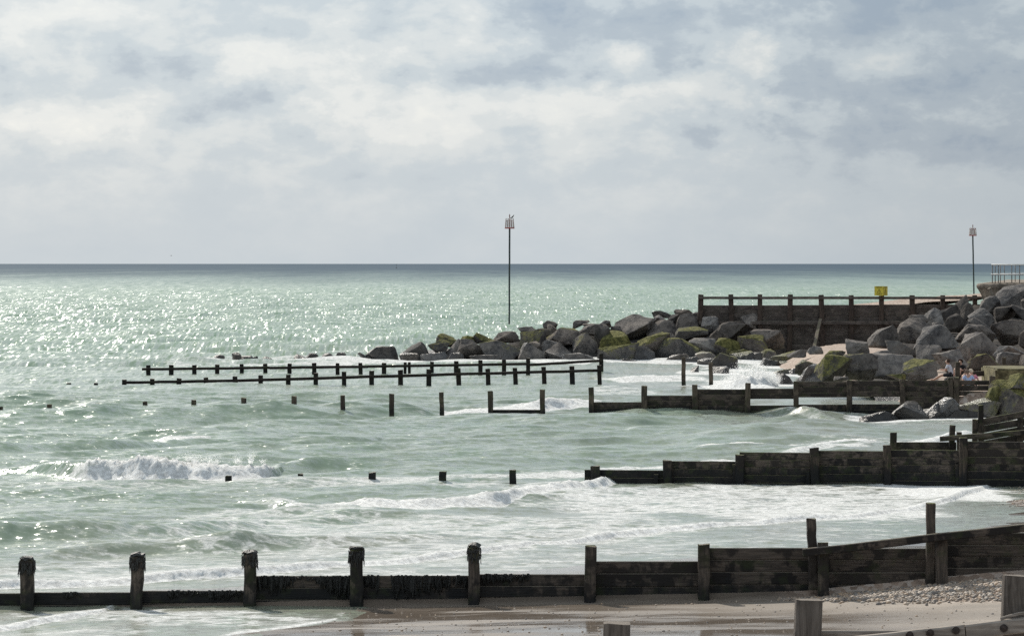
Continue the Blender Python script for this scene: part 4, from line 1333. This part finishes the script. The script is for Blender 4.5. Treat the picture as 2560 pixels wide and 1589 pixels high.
# ------------------------------------------------------------------ promenade, railing, block
def build_promenade():
    path = [Vector((43.5, 300, 0)), Vector((33.35, 244.2, 0))]
    for a in np.linspace(0, 90, 7)[1:]:
        r = math.radians(a)
        path.append(Vector((33.35 + 1.2 - 1.2 * math.cos(r), 244.2 - 1.2 * math.sin(r), 0)))
    path.append(Vector((70, 242.6, 0)))
    prof = [(-6.0, 5.60), (-0.25, 5.60), (-0.06, 5.55), (0.0, 5.42), (-0.03, 5.27), (-0.12, 5.17), (-0.30, 4.85), (-0.45, 4.5), (-0.62, 4.0), (-0.75, 3.0), (-0.8, 1.0)]
    bm = bmesh.new()
    rows = []
    for i, p in enumerate(path):
        a = path[max(i - 1, 0)]
        b = path[min(i + 1, len(path) - 1)]
        t = (b - a).normalized()
        out = Vector((t.y, -t.x, 0)) * 1.0
        if i == 0:
            out = Vector((-.98, .18, 0))
        out = out if out.dot(Vector((-1, -1, 0))) > 0 else -out
        rows.append([bm.verts.new((p.x + out.x * o, p.y + out.y * o, z)) for (o, z) in prof])
    for r0, r1 in zip(rows[:-1], rows[1:]):
        for k in range(len(prof) - 1):
            bm.faces.new((r0[k], r1[k], r1[k + 1], r0[k + 1]))
    bmesh.ops.recalc_face_normals(bm, faces=bm.faces[:])
    g = empty('promenade', (36, 244, 1.0))
    tag(g, 'concrete promenade corner with curled wave-return wall above the boulders', 'promenade')
    wl = link_mesh('wave_wall', bm_mesh(bm, 'wave_wall'), M['concrete'], g, (0, 0, 0))
    # deck slab fill
    bm = bmesh.new()
    q = [(48.9, 300), (39.2, 248.2), (70, 248.2), (70, 300)]
    bm.faces.new([bm.verts.new((x, y, 5.59)) for x, y in q])
    link_mesh('deck', bm_mesh(bm, 'deck'), M['concrete'], g, (0, 0, 0))
    # rib on the face
    beam('rib', (34.55, 242.95, 4.2), (34.05, 242.62, 5.25), 0.22, 0.25, M['concrete'], g, 3)
    r = empty('railing', (34.5, 243.4, 5.6))
    tag(r, 'white-topped double-rail metal railing on the promenade corner', 'railing')
    y0 = 243.4

    def tube(name, p0, p1, rad, mat, par):
        _seed[0] += 1
        p0, p1 = Vector(p0), Vector(p1)
        bm = bmesh.new()
        bmesh.ops.create_cone(bm, cap_ends=True, segments=8, radius1=rad, radius2=rad, depth=(p1 - p0).length)
        me = bm_mesh(bm, name)
        me.transform((p1 - p0).to_track_quat('Z', 'Y').to_matrix().to_4x4())
        return link_mesh(name, me, mat, par, (p0 + p1) / 2, smooth=True)
    for px in (2481, 2496, 2529.5, 2549, 2585, 2620):
        x = WX(px, y0)
        tube('upright', (x, y0, 5.5), (x, y0, 6.92), 0.036, M['rail_grey'], r)
    side = [(2488, 247.0), (2501, 251.0), (2511, 255.0), (2538, 262.0), (2572, 270.0)]
    for (px, y) in side:
        tube('upright', (WX(px, y), y, 5.5), (WX(px, y), y, 6.92), 0.032, M['rail_grey'], r)
    pts = [(2481, y0)] + side
    for z in (6.92, 6.24):
        tube('rail', (WX(2478, y0), y0, z), (WX(2640, y0), y0, z), 0.055, M['rail_white'], r)
        for (pa, ya), (pb, yb) in zip(pts[:-1], pts[1:]):
            tube('rail', (WX(pa, ya), ya, z), (WX(pb, yb), yb, z), 0.04, M['rail_white'], r)
    # concrete block at the end of the third groyne
    D = 162.0
    x0, x1 = WX(2489, D), WX(2660, D)
    zt = WZ(921, D)
    bm = bmesh.new()
    bmesh.ops.create_cube(bm, size=1.0)
    for v in bm.verts:
        v.co = Vector(((x1 - x0) * v.co.x, 5.0 * v.co.y, 2.2 * v.co.z))
    bmesh.ops.bevel(bm, geom=bm.edges[:], offset=0.08, segments=2, affect='EDGES')
    bmesh.ops.subdivide_edges(bm, edges=bm.edges[:], cuts=2, use_grid_fill=True)
    for v in bm.verts:
        v.co += Vector((mnoise.noise(v.co * 2.0), mnoise.noise(v.co * 2.3 + Vector((9, 0, 0))), mnoise.noise(v.co * 1.9 + Vector((0, 7, 0))))) * 0.03
    b = empty('concrete_block', ((x0 + x1) / 2, D + 2.5, zt - 2.2))
    tag(b, 'algae-stained concrete block beside the seated people', 'concrete block')
    link_mesh('block', bm_mesh(bm, 'block'), M['concrete_moss'], b, ((x0 + x1) / 2, D + 2.5, zt - 1.1))


build_promenade()


# ------------------------------------------------------------------ sign on the fence
def build_sign():
    D = 254.6
    xc, zc = WX(2204, D), WZ(727, D)
    s = empty('warning_sign', (xc, D + 0.1, WZ(739, D)))
    tag(s, 'yellow box-shaped warning sign with triangle symbol on the fence post', 'sign')
    a = math.radians(33)
    w, h = 0.78, 0.70
    R = Vector((math.cos(a), -math.sin(a), 0))       # along the sunny face, to the right and forwards
    Bk = Vector((math.sin(a), math.cos(a), 0))
    corner = Vector((WX(2207.7, D), D - 0.35, zc))
    # face one runs from the corner to the left and back, face two to the right and back
    L = Vector((-math.cos(math.radians(30)), math.sin(math.radians(30)), 0))
    Rr = Vector((math.sin(math.radians(30)), math.cos(math.radians(30)), 0))

    def board(p, u, ww, nm):
        bm = bmesh.new()
        n = u.cross(Vector((0, 0, 1))).normalized()
        if n.y > 0:
            n = -n
        vs = []
        for dd in (0.0, 0.025):
            for (i, k) in ((0, -0.5), (1, -0.5), (1, 0.5), (0, 0.5)):
                vs.append(bm.verts.new(u * ww * i + Vector((0, 0, h * k)) - n * dd))
        for f in ((0, 1, 2, 3), (7, 6, 5, 4), (0, 4, 5, 1), (1, 5, 6, 2), (2, 6, 7, 3), (3, 7, 4, 0)):
            bm.faces.new([vs[i] for i in f])
        bmesh.ops.recalc_face_normals(bm, faces=bm.faces[:])
        return link_mesh(nm, bm_mesh(bm, nm), M['yellow'], s, p), n
    f1, n1 = board(corner, L, 0.72, 'sign_panel')
    f2, n2 = board(corner, Rr, 0.72, 'sign_panel')
    far = corner + L * 0.72
    far2 = corner + Rr * 0.72
    f3, _ = board(far, Rr, 0.72, 'sign_panel')
    f4, _ = board(far2, L, 0.72, 'sign_panel')

    def quad(par, base, u, n, pts, nm):
        bm = bmesh.new()
        bm.faces.new([bm.verts.new(u * x + Vector((0, 0, z)) + n * 0.006) for x, z in pts])
        bmesh.ops.recalc_face_normals(bm, faces=bm.faces[:])
        link_mesh(nm, bm_mesh(bm, nm), M['ink'], par, base)
    for (par, u, n) in ((f1, L, n1), (f2, Rr, n2)):
        quad(par, corner, u, n, [(.12, .24), (.60, .24), (.60, .30), (.12, .30)], 'headline')
        # triangle outline with a mark in it
        t0, t1 = [(.18, -.14), (.54, -.14), (.36, .18)], [(.235, -.105), (.485, -.105), (.36, .115)]
        for i in range(3):
            j = (i + 1) % 3
            quad(par, corner, u, n, [t0[i], t0[j], t1[j], t1[i]], 'triangle_side')
        quad(par, corner, u, n, [(.335, -.08), (.385, -.08), (.375, .05), (.345, .05)], 'warning_mark')
        for k in range(2):
            quad(par, corner, u, n, [(.14, -.22 - .06 * k), (.58, -.22 - .06 * k), (.58, -.20 - .06 * k), (.14, -.20 - .06 * k)], 'text_line')
    beam('stem', (xc, D + 0.1, WZ(739, D) - 0.3), (xc, D + 0.1, zc), 0.1, 0.1, M['fence_v'], s, 2)


build_sign()


# ------------------------------------------------------------------ beacons
def lathe(name, prof, seg, mat, par, loc, smooth=True):
    bm = bmesh.new()
    rings = []
    for (r, z) in prof:
        rings.append([bm.verts.new((r * math.cos(2 * math.pi * i / seg), r * math.sin(2 * math.pi * i / seg), z)) for i in range(seg)])
    for a, b in zip(rings[:-1], rings[1:]):
        for i in range(seg):
            j = (i + 1) % seg
            bm.faces.new((a[i], a[j], b[j], b[i]))
    bm.faces.new(list(reversed(rings[0])))
    bm.faces.new(rings[-1])
    return link_mesh(name, bm_mesh(bm, name), mat, par, loc, smooth)


def build_beacon(px_top, px_base, D, ztop, label):
    x = WX(px_top, D)
    xb = WX(px_base, D)
    g = empty('beacon', (xb, D, 0.0))
    tag(g, label, 'beacon', 'groyne end beacons')
    zb = ztop - 1.30
    beam('pole', (xb, D, -1.5), (x, D, zb + 0.12), 0.20, 0.20, M['pole'], g, 10, 0.012, 0.03)
    lathe('spindle', [(0.055, 0.0), (0.055, 1.45), (0.085, 1.47), (0.03, 1.62), (0.0, 1.7)], 8, M['bar'], g, (x, D, zb))
    rb, rt, hh = 0.52, 0.43, 1.12
    n = 8

    def ring(nm, r, z, th, mat):
        bm = bmesh.new()
        seg = 24
        vs = []
        for i in range(seg):
            a = 2 * math.pi * i / seg
            c, s = math.cos(a), math.sin(a)
            vs.append([bm.verts.new(((r + dr) * c, (r + dr) * s, z + dz)) for dr, dz in ((-.03, 0), (.03, 0), (.03, th), (-.03, th))])
        for i in range(seg):
            a, b = vs[i], vs[(i + 1) % seg]
            for k in range(4):
                bm.faces.new((a[k], b[k], b[(k + 1) % 4], a[(k + 1) % 4]))
        return link_mesh(nm, bm_mesh(bm, nm), mat, g, (x, D, zb))
    ring('bottom_ring', rb, 0.0, 0.13, M['red'])
    ring('top_ring', rt, hh, 0.05, M['slat'])
    ring('upper_band', rt + 0.015, hh - 0.2, 0.04, M['bar'])
    for i in range(n):
        a = 2 * math.pi * (i + 0.5) / n
        c, s = math.cos(a), math.sin(a)
        beam('bar', (x + rb * c, D + rb * s, zb + 0.05), (x + rt * c, D + rt * s, zb + hh), 0.07, 0.07, M['bar'], g, 2, 0, 0)
        a = 2 * math.pi * i / n
        for da in (-0.19, 0.19):
            c, s = math.cos(a + da), math.sin(a + da)
            beam('slat', (x + rb * .97 * c, D + rb * .97 * s, zb + 0.1), (x + rt * .97 * c, D + rt * .97 * s, zb + hh - 0.17), 0.11, 0.02, M['slat'], g, 1, 0, 0)
    for a in (0.4, 1.97):
        c, s = math.cos(a), math.sin(a)
        beam('spoke', (x - rb * c, D - rb * s, zb + 0.05), (x + rb * c, D + rb * s, zb + 0.05), 0.05, 0.06, M['red'], g, 1, 0, 0)
    return x, D, zb + hh


def skin_obj(name, verts, edges, radii, mat, parent, loc, sub=1):
    me = bpy.data.meshes.new(name)
    me.from_pydata(verts, edges, [])
    me.update()
    o = link_mesh(name, me, mat, parent, loc)
    sm = o.modifiers.new('skin', 'SKIN')
    sm.use_smooth_shade = True
    for i, r in enumerate(radii):
        rr = r if isinstance(r, tuple) else (r, r)
        me.skin_vertices[0].data[i].radius = rr
        me.skin_vertices[0].data[i].use_root = (i == 0)
    s = o.modifiers.new('subsurf', 'SUBSURF')
    s.levels = s.render_levels = sub
    return o


def build_small():
    x, D, z = build_beacon(1274, 1273, 384.0, 12.25, 'tall beacon standing in the sea beyond the rock groyne, bird on top')
    build_beacon(2432, 2436, 490.0, 12.30, 'smaller far beacon behind the fence and railings')
    # the bird on the basket
    b = empty('bird', (x + 0.36, D - 0.2, z + 0.05))
    tag(b, 'small dark seabird perched on the tall beacon basket', 'bird')
    bx, by, bz_ = x + 0.36, D - 0.2, z + 0.05
    skin_obj('body', [(0, 0, .16), (-.16, 0, .08), (-.3, 0, .03), (.06, 0, .27), (.08, 0, .36), (.17, 0, .36)], [(0, 1), (1, 2), (0, 3), (3, 4), (4, 5)],
             [.085, .06, .025, .055, .045, .012], M['bird'], b, (bx, by, bz_))
    for s in (-1, 1):
        skin_obj('leg', [(0, .03 * s, .12), (0.01, .03 * s, 0.0), (0.05, .03 * s, 0.0)], [(0, 1), (1, 2)], [.015, .01, .01], M['bird'], b, (bx, by, bz_))
        skin_obj('wing', [(.05, .075 * s, .2), (-.12, .08 * s, .1), (-.27, .04 * s, .03)], [(0, 1), (1, 2)], [(.03, .05), (.025, .045), .012], M['bird'], b, (bx, by, bz_))
    # far off: a gull low over the horizon and a marker on it
    g = empty('gull', (WX(428, 900), 900, WZ(639, 900)))
    tag(g, 'tiny gull flying low over the open sea', 'bird')
    skin_obj('body', [(0, 0, 0), (.22, 0, .02), (-.25, 0, 0)], [(0, 1), (0, 2)], [.06, .03, .02], M['bird'], g, g.location.copy())
    for s in (-1, 1):
        skin_obj('wing', [(0, 0.02 * s, .03), (.05, .28 * s, .14), (-.05, .6 * s, .08)], [(0, 1), (1, 2)], [(.06, .02), (.05, .015), .01], M['bird'], g, g.location.copy())
    D = 5200.0
    m = empty('sea_mark', (WX(991, D), D, 0))
    tag(m, 'thin sea mark standing far out on the horizon', 'buoy')
    lathe('float', [(0.9, -0.5), (1.1, 0.3), (0.8, 1.0), (0.3, 1.3)], 10, M['pole'], m, (WX(991, D), D, 0))
    lathe('mast', [(0.15, 1.0), (0.12, 5.0), (0.3, 5.1), (0.3, 5.8), (0.0, 6.0)], 8, M['pole'], m, (WX(991, D), D, 0))


build_small()


# ------------------------------------------------------------------ people
def cloth(name, col):
    if name not in M:
        M[name] = plain(name, col, 0.85, 0.08, 14.0, 0.2)
    return M[name]


def build_person(label, loc, yaw, J, shirt, shorts, hair, hair_long=False, bare=False):
    """seated figure. J: joint positions (x right, y forward, z up from the seat)"""
    p = empty('person', loc)
    tag(p, label, 'person', 'people sitting behind the third groyne')
    c, s = math.cos(yaw), math.sin(yaw)

    def T(v):
        return (v[0] * c - v[1] * s, v[0] * s + v[1] * c, v[2])
    names = ['pelvis', 'belly', 'chest', 'neck', 'head', 'crown', 'nose', 'sl', 'el', 'wl', 'hl', 'sr', 'er', 'wr', 'hr', 'pl', 'kl', 'al', 'tl', 'pr', 'kr', 'ar', 'tr']
    rad = dict(pelvis=(.15, .11), belly=(.125, .10), chest=(.15, .105), neck=.055, head=(.085, .095), crown=.055, nose=.016, sl=.058, el=.042, wl=.03, hl=(.04, .02),
               sr=.058, er=.042, wr=.03, hr=(.04, .02), pl=.085, kl=.06, al=.04, tl=.03, pr=.085, kr=.06, ar=.04, tr=.03)
    idx = {n: i for i, n in enumerate(names)}
    E = [('pelvis', 'belly'), ('belly', 'chest'), ('chest', 'neck'), ('neck', 'head'), ('head', 'crown'), ('head', 'nose'), ('chest', 'sl'), ('sl', 'el'), ('el', 'wl'), ('wl', 'hl'),
         ('chest', 'sr'), ('sr', 'er'), ('er', 'wr'), ('wr', 'hr'), ('pelvis', 'pl'), ('pl', 'kl'), ('kl', 'al'), ('al', 'tl'), ('pelvis', 'pr'), ('pr', 'kr'), ('kr', 'ar'), ('ar', 'tr')]
    V = [T(J[n]) for n in names]
    ED = [(idx[a], idx[b]) for a, b in E]
    R = [rad[n] for n in names]
    # five fingers on each hand, rooted in the palm
    for side in ('l', 'r'):
        h, w = Vector(J['h' + side]), Vector(J['w' + side])
        d = (h - w).normalized()
        ac = d.cross(Vector((0, 0, 1)))
        ac = ac.normalized() if ac.length > 0.05 else Vector((1, 0, 0))
        for k, (off, ln) in enumerate(((-.03, .065), (-.01, .08), (.01, .075), (.03, .055), (.045, .05))):
            base = h + ac * off * 0.8 + d * (0.0 if k < 4 else -0.03)
            dirn = d if k < 4 else (d * 0.6 + ac * 0.8).normalized()
            tip = base + dirn * ln + Vector((0, 0, -.015))
            i0 = len(V)
            V += [T(base), T(base + dirn * ln * 0.55), T(tip)]
            R += [.010, .009, .007]
            ED += [(i0, i0 + 1), (i0 + 1, i0 + 2)]
    skin_obj('body', V, ED, R, M['skin'], p, loc)

    def dress(nm, keys, edges, scale, mat):
        kv = [T(J[k]) if not isinstance(k, tuple) else T(tuple(Vector(J[k[0]]).lerp(Vector(J[k[1]]), k[2]))) for k in keys]
        rr = []
        for k in keys:
            r = rad[k if not isinstance(k, tuple) else k[0]]
            rr.append(tuple(q * scale for q in (r if isinstance(r, tuple) else (r, r))))
        skin_obj(nm, kv, edges, rr, mat, p, loc)
    if not bare:
        dress('shirt', ['belly', 'pelvis', 'chest', 'sl', ('sl', 'el', .7), 'sr', ('sr', 'er', .7), ('chest', 'neck', .6)], [(0, 1), (0, 2), (2, 3), (3, 4), (2, 5), (5, 6), (2, 7)], 1.16, shirt)
    dress('shorts', ['pelvis', 'pl', ('pl', 'kl', .8), 'pr', ('pr', 'kr', .8)], [(0, 1), (1, 2), (0, 3), (3, 4)], 1.14, shorts)
    # hair: a cap over the back and top of the head
    hd, cn, ns = Vector(T(J['head'])), Vector(T(J['crown'])), Vector(T(J['nose']))
    fwd = (ns - hd).normalized()
    up = (cn - hd).normalized()
    bm = bmesh.new()
    bmesh.ops.create_icosphere(bm, subdivisions=3, radius=0.122)
    kill = []
    for v in bm.verts:
        dd = v.co.normalized()
        if dd.dot(fwd) > 0.25 and dd.dot(up) < 0.62 or dd.dot(up) < (-0.9 if hair_long else -0.45):
            kill.append(v)
        v.co += dd * mnoise.noise(v.co * 30) * 0.012
        v.co -= fwd * 0.012
        if hair_long and dd.dot(up) < 0 and dd.dot(fwd) < 0.1:
            v.co += up * dd.dot(up) * 0.12
    bmesh.ops.delete(bm, geom=kill, context='VERTS')
    link_mesh('hair', bm_mesh(bm, 'hair'), hair, p, Vector(loc) + hd + up * 0.02, smooth=True)
    # eyes
    side = fwd.cross(up)
    for q in (-1, 1):
        bm = bmesh.new()
        bmesh.ops.create_uvsphere(bm, u_segments=8, v_segments=6, radius=0.013)
        link_mesh('eye', bm_mesh(bm, 'eye'), M['ink'], p, Vector(loc) + hd + fwd * 0.082 + side * 0.034 * q + up * 0.02, smooth=True)


def sit(lean=0.15, arm='knee', legs='bent', head=(0, 0.02)):
    J = dict(pelvis=(0, 0, .10), belly=(0, lean * .45, .27), chest=(0, lean, .46), neck=(0, lean * 1.2, .60))
    hx, hy = head
    J['head'] = (hx, lean * 1.35 + hy, .72)
    J['crown'] = (hx, lean * 1.3 + hy - .01, .80)
    J['nose'] = (hx * 1.4, lean * 1.35 + hy + .115, .71)
    for sgn, s in ((-1, 'l'), (1, 'r')):
        J['s' + s] = (.19 * sgn, lean, .53)
        if arm == 'knee':
            J['e' + s] = (.26 * sgn, lean + .13, .30)
            J['w' + s] = (.17 * sgn, lean + .34, .33)
            J['h' + s] = (.13 * sgn, lean + .42, .34)
        elif arm == 'up':
            J['e' + s] = (.25 * sgn, lean + .20, .40)
            J['w' + s] = (.16 * sgn, lean + .28, .62)
            J['h' + s] = (.12 * sgn, lean + .27, .70)
        else:
            J['e' + s] = (.29 * sgn, lean - .14, .30)
            J['w' + s] = (.28 * sgn, lean - .22, .08)
            J['h' + s] = (.28 * sgn, lean - .16, .04)
        J['p' + s] = (.11 * sgn, .08, .10)
        if legs == 'bent':
            J['k' + s] = (.15 * sgn, .46, .40)
            J['a' + s] = (.14 * sgn, .62, .03)
            J['t' + s] = (.14 * sgn, .80, .0)
        else:
            J['k' + s] = (.12 * sgn, .50, .06 if legs == 'out' else .02)
            J['a' + s] = (.12 * sgn, .88, -.16 if legs == 'out' else -.35)
            J['t' + s] = (.12 * sgn, 1.02, -.12 if legs == 'out' else -.40)
    return J


def build_people():
    hb, hg, hk = cloth('brown_hair', (.06, .035, .025)), cloth('grey_brown_hair', (.17, .125, .10)), cloth('fair_hair', (.62, .52, .40))
    dark = cloth('dark_cloth', (.03, .03, .035))
    D = 162.0

    def at(px, D, z):
        return Vector((WX(px, D), D, z))
    build_person('person in pale grey top with bare outstretched legs, left of the upright post', at(2379, D, 1.62), math.radians(72), sit(.14, 'knee', 'out'), cloth('pale_grey_cotton', (.55, .55, .60)), dark, hb)
    build_person('person in black top sitting just behind the upright post', at(2404, 163.2, 1.58), math.radians(150), sit(.10, 'knee', 'bent'), cloth('black_cotton', (.02, .02, .024)), dark, hb)
    build_person('bare-shouldered child with dark hair raising an arm', at(2408, 161.2, 1.17), math.radians(-60), sit(.10, 'up', 'bent'), dark, dark, hb, bare=True)
    build_person('person in light blue shirt sitting with back to the viewer', at(2421.5, 160.4, 1.16), math.radians(6), sit(.08, 'prop', 'bent', (-.06, 0)), cloth('light_blue_cotton', (.40, .50, .72)), dark, hg)
    build_person('fair-haired person in pink shirt leaning beside the blue shirt', at(2431, 161.3, 1.16), math.radians(12), sit(.08, 'prop', 'bent', (-.05, 0)), cloth('pink_cotton', (.62, .25, .33)), dark, hk)
    # the flat stones two of them sit on
    for i, (px, d, zt, lab) in enumerate([(2379, 162.0, 1.66, 'flat stone under the person in the pale grey top'), (2405, 163.3, 1.62, 'flat stone under the person in the black top')]):
        me = boulder_mesh('boulder', 0.8, 0.8, 0.75, 900 + i, 0)
        o = link_mesh('boulder', me, M['rock'], None, (WX(px, d), d, zt - 0.37), smooth=True)
        o.color = (.6, 0, 0, 1)
        tag(o, lab, 'boulder', 'stones used as seats')


build_people()


# ------------------------------------------------------------------ pebbles and spray
def scatter_pebbles():
    rng = np.random.RandomState(7)
    ico = bmesh.new()
    bmesh.ops.create_icosphere(ico, subdivisions=1, radius=1.0)
    bv = np.array([v.co[:] for v in ico.verts])
    bf = np.array([[v.index for v in f.verts] for f in ico.faces])
    ico.free()
    pts = []
    # heap against the near groyne
    n = 12000
    x = rng.uniform(5.4, 13, n)
    y = 69.35 - np.abs(rng.randn(n)) * 1.7
    keep = (x > 5.4 + (69.4 - y) * 0.95 + rng.randn(n) * 0.25) & (y > 67.0 - 0.12 * (x - 6) + rng.randn(n) * 0.12)
    pts.append(np.stack([x[keep], y[keep], 0.014 + 0.04 * rng.rand(keep.sum()) ** 1.8], -1))
    # strewn over the sand
    n = 700
    x = rng.uniform(-4, 12, n)
    y = rng.uniform(61, 69.2, n)
    pts.append(np.stack([x, y, rng.uniform(0.008, 0.025, n)], -1))
    # behind it, and where the second groyne meets the beach
    n = 1500
    x = rng.uniform(6.5, 13, n)
    y = 69.9 + np.abs(rng.randn(n)) * 0.6
    pts.append(np.stack([x, y, rng.uniform(0.02, 0.05, n)], -1))
    n = 1500
    x = rng.uniform(13.6, 19, n)
    y = rng.uniform(98, 106.6, n)
    kp = x > 14.6 + rng.randn(n) * 0.4 - (y - 100) * 0.05
    pts.append(np.stack([x[kp], y[kp], rng.uniform(0.014, 0.032, kp.sum())], -1))
    P = np.concatenate(pts)
    m = len(P)
    z = beach_z(P[:, 0], P[:, 1])
    sc = P[:, 2][:, None] * rng.uniform(0.7, 1.35, (m, 3)) * np.array([1.15, 1.0, 0.7])
    ang = rng.uniform(0, 6.283, m)
    V = bv[None] * sc[:, None, :]
    c, s = np.cos(ang)[:, None], np.sin(ang)[:, None]
    V = np.stack([V[..., 0] * c - V[..., 1] * s, V[..., 0] * s + V[..., 1] * c, V[..., 2]], -1)
    V = V + np.stack([P[:, 0], P[:, 1], z + P[:, 2] * 0.25], -1)[:, None, :]
    Fc = bf[None] + (np.arange(m) * len(bv))[:, None, None]
    me = fill_mesh('shingle', V.reshape(-1, 3), Fc.reshape(-1, 3))
    tint = np.repeat(rng.rand(m), len(bv)).astype(np.float32)
    at = me.attributes.new('tint', 'FLOAT', 'POINT')
    at.data.foreach_set('value', tint)
    mt, nn, bs, out = new_mat('flint_pebbles')
    a = nn.node('ShaderNodeAttribute', attribute_name='tint').outputs['Fac']
    cr = nn.node('ShaderNodeValToRGB')
    e = cr.color_ramp.elements
    e[0].color = (0.13, 0.115, 0.105, 1)
    e[1].color = (0.52, 0.46, 0.39, 1)
    for p_, c_ in ((0.2, (0.215, 0.19, 0.17, 1)), (0.45, (0.30, 0.235, 0.18, 1)), (0.7, (0.34, 0.27, 0.21, 1)), (0.85, (0.38, 0.26, 0.165, 1))):
        q = e.new(p_)
        q.color = c_
    nn.put(cr.inputs[0], a)
    nn.put(bs.inputs['Base Color'], cr.outputs[0])
    bs.inputs['Roughness'].default_value = 0.6
    o = link_mesh('shingle', me, mt, smooth=True)
    tag(o, 'loose flint pebbles heaped against the near groyne', 'pebbles', None, 'stuff')


scatter_pebbles()


def spray(name, label, plumes, seed):
    """burst of drops and clots of white water: plumes of (px, py base, D, width m, height m, count)"""
    rng = np.random.RandomState(seed)
    C, S = [], []
    for (px, py, D, w, h, n, big) in plumes:
        x0, z0 = WX(px, D), WZ(py, D)
        jets = max(6, n // 130)
        for q in range(jets):
            m_ = max(4, n // jets)
            a = rng.uniform(-1, 1)
            ang = a * 0.75 + rng.randn() * 0.22
            hh = h * rng.uniform(0.35, 1.0) * (1 - 0.4 * abs(a))
            t = rng.rand(m_) ** 1.35
            sp = (0.05 + 0.22 * t) * w
            x = x0 + a * w * 0.75 + math.sin(ang) * t * hh * 0.8 + rng.randn(m_) * sp * 0.55
            z = z0 + math.cos(ang) * hh * (1.25 * t - 0.35 * t * t) + rng.randn(m_) * sp * 0.35
            y = D + rng.randn() * w * 0.3 + rng.randn(m_) * sp * 0.6
            C.append(np.stack([x, y, z], -1))
            S.append(big * (1 - 0.8 * t ** 0.5) * rng.uniform(0.3, 1.0, m_) + 0.006)
    C, S = np.concatenate(C), np.concatenate(S)
    m = len(C)
    # every drop a small torn flake of water, turned at random
    A = rng.randn(m, 3)
    A /= np.linalg.norm(A, axis=1)[:, None]
    B = np.cross(A, rng.randn(m, 3))
    B /= np.linalg.norm(B, axis=1)[:, None]
    A *= (S * rng.uniform(0.7, 1.5, m))[:, None]
    B *= (S * rng.uniform(0.6, 1.2, m))[:, None]
    V = np.stack([C + A, C + B * rng.uniform(0.6, 1.3, (m, 1)), C - A * rng.uniform(0.5, 1.2, (m, 1)), C - B], 1)
    Fc = np.arange(m * 4).reshape(m, 4)
    me = fill_mesh(name, V.reshape(-1, 3), Fc)
    o = link_mesh(name, me, M['spray'], smooth=True)
    tag(o, label, 'spray', None, 'stuff')


spray('spray', 'white spray bursting on the rocks beside the cove',
      [(1872, 974, 193.5, 1.15, 1.9, 22000, .06), (1900, 970, 194, 0.8, 1.9, 12000, .06), (1835, 974, 193, 0.7, 1.2, 7000, .055), (1920, 974, 193, 0.5, 1.3, 6000, .055)], 3)
spray('spray', 'fine spray flung off the crest of the big breaker',
      [(455, 1152, 110.8, 0.9, 0.50, 1400, .02), (330, 1162, 110.8, 1.8, 0.30, 1600, .018), (620, 1155, 110.8, 0.7, 0.40, 900, .02), (540, 1155, 110.8, 1.0, 0.35, 1200, .018), (240, 1172, 110.6, 1.0, 0.22, 600, .016)], 4)
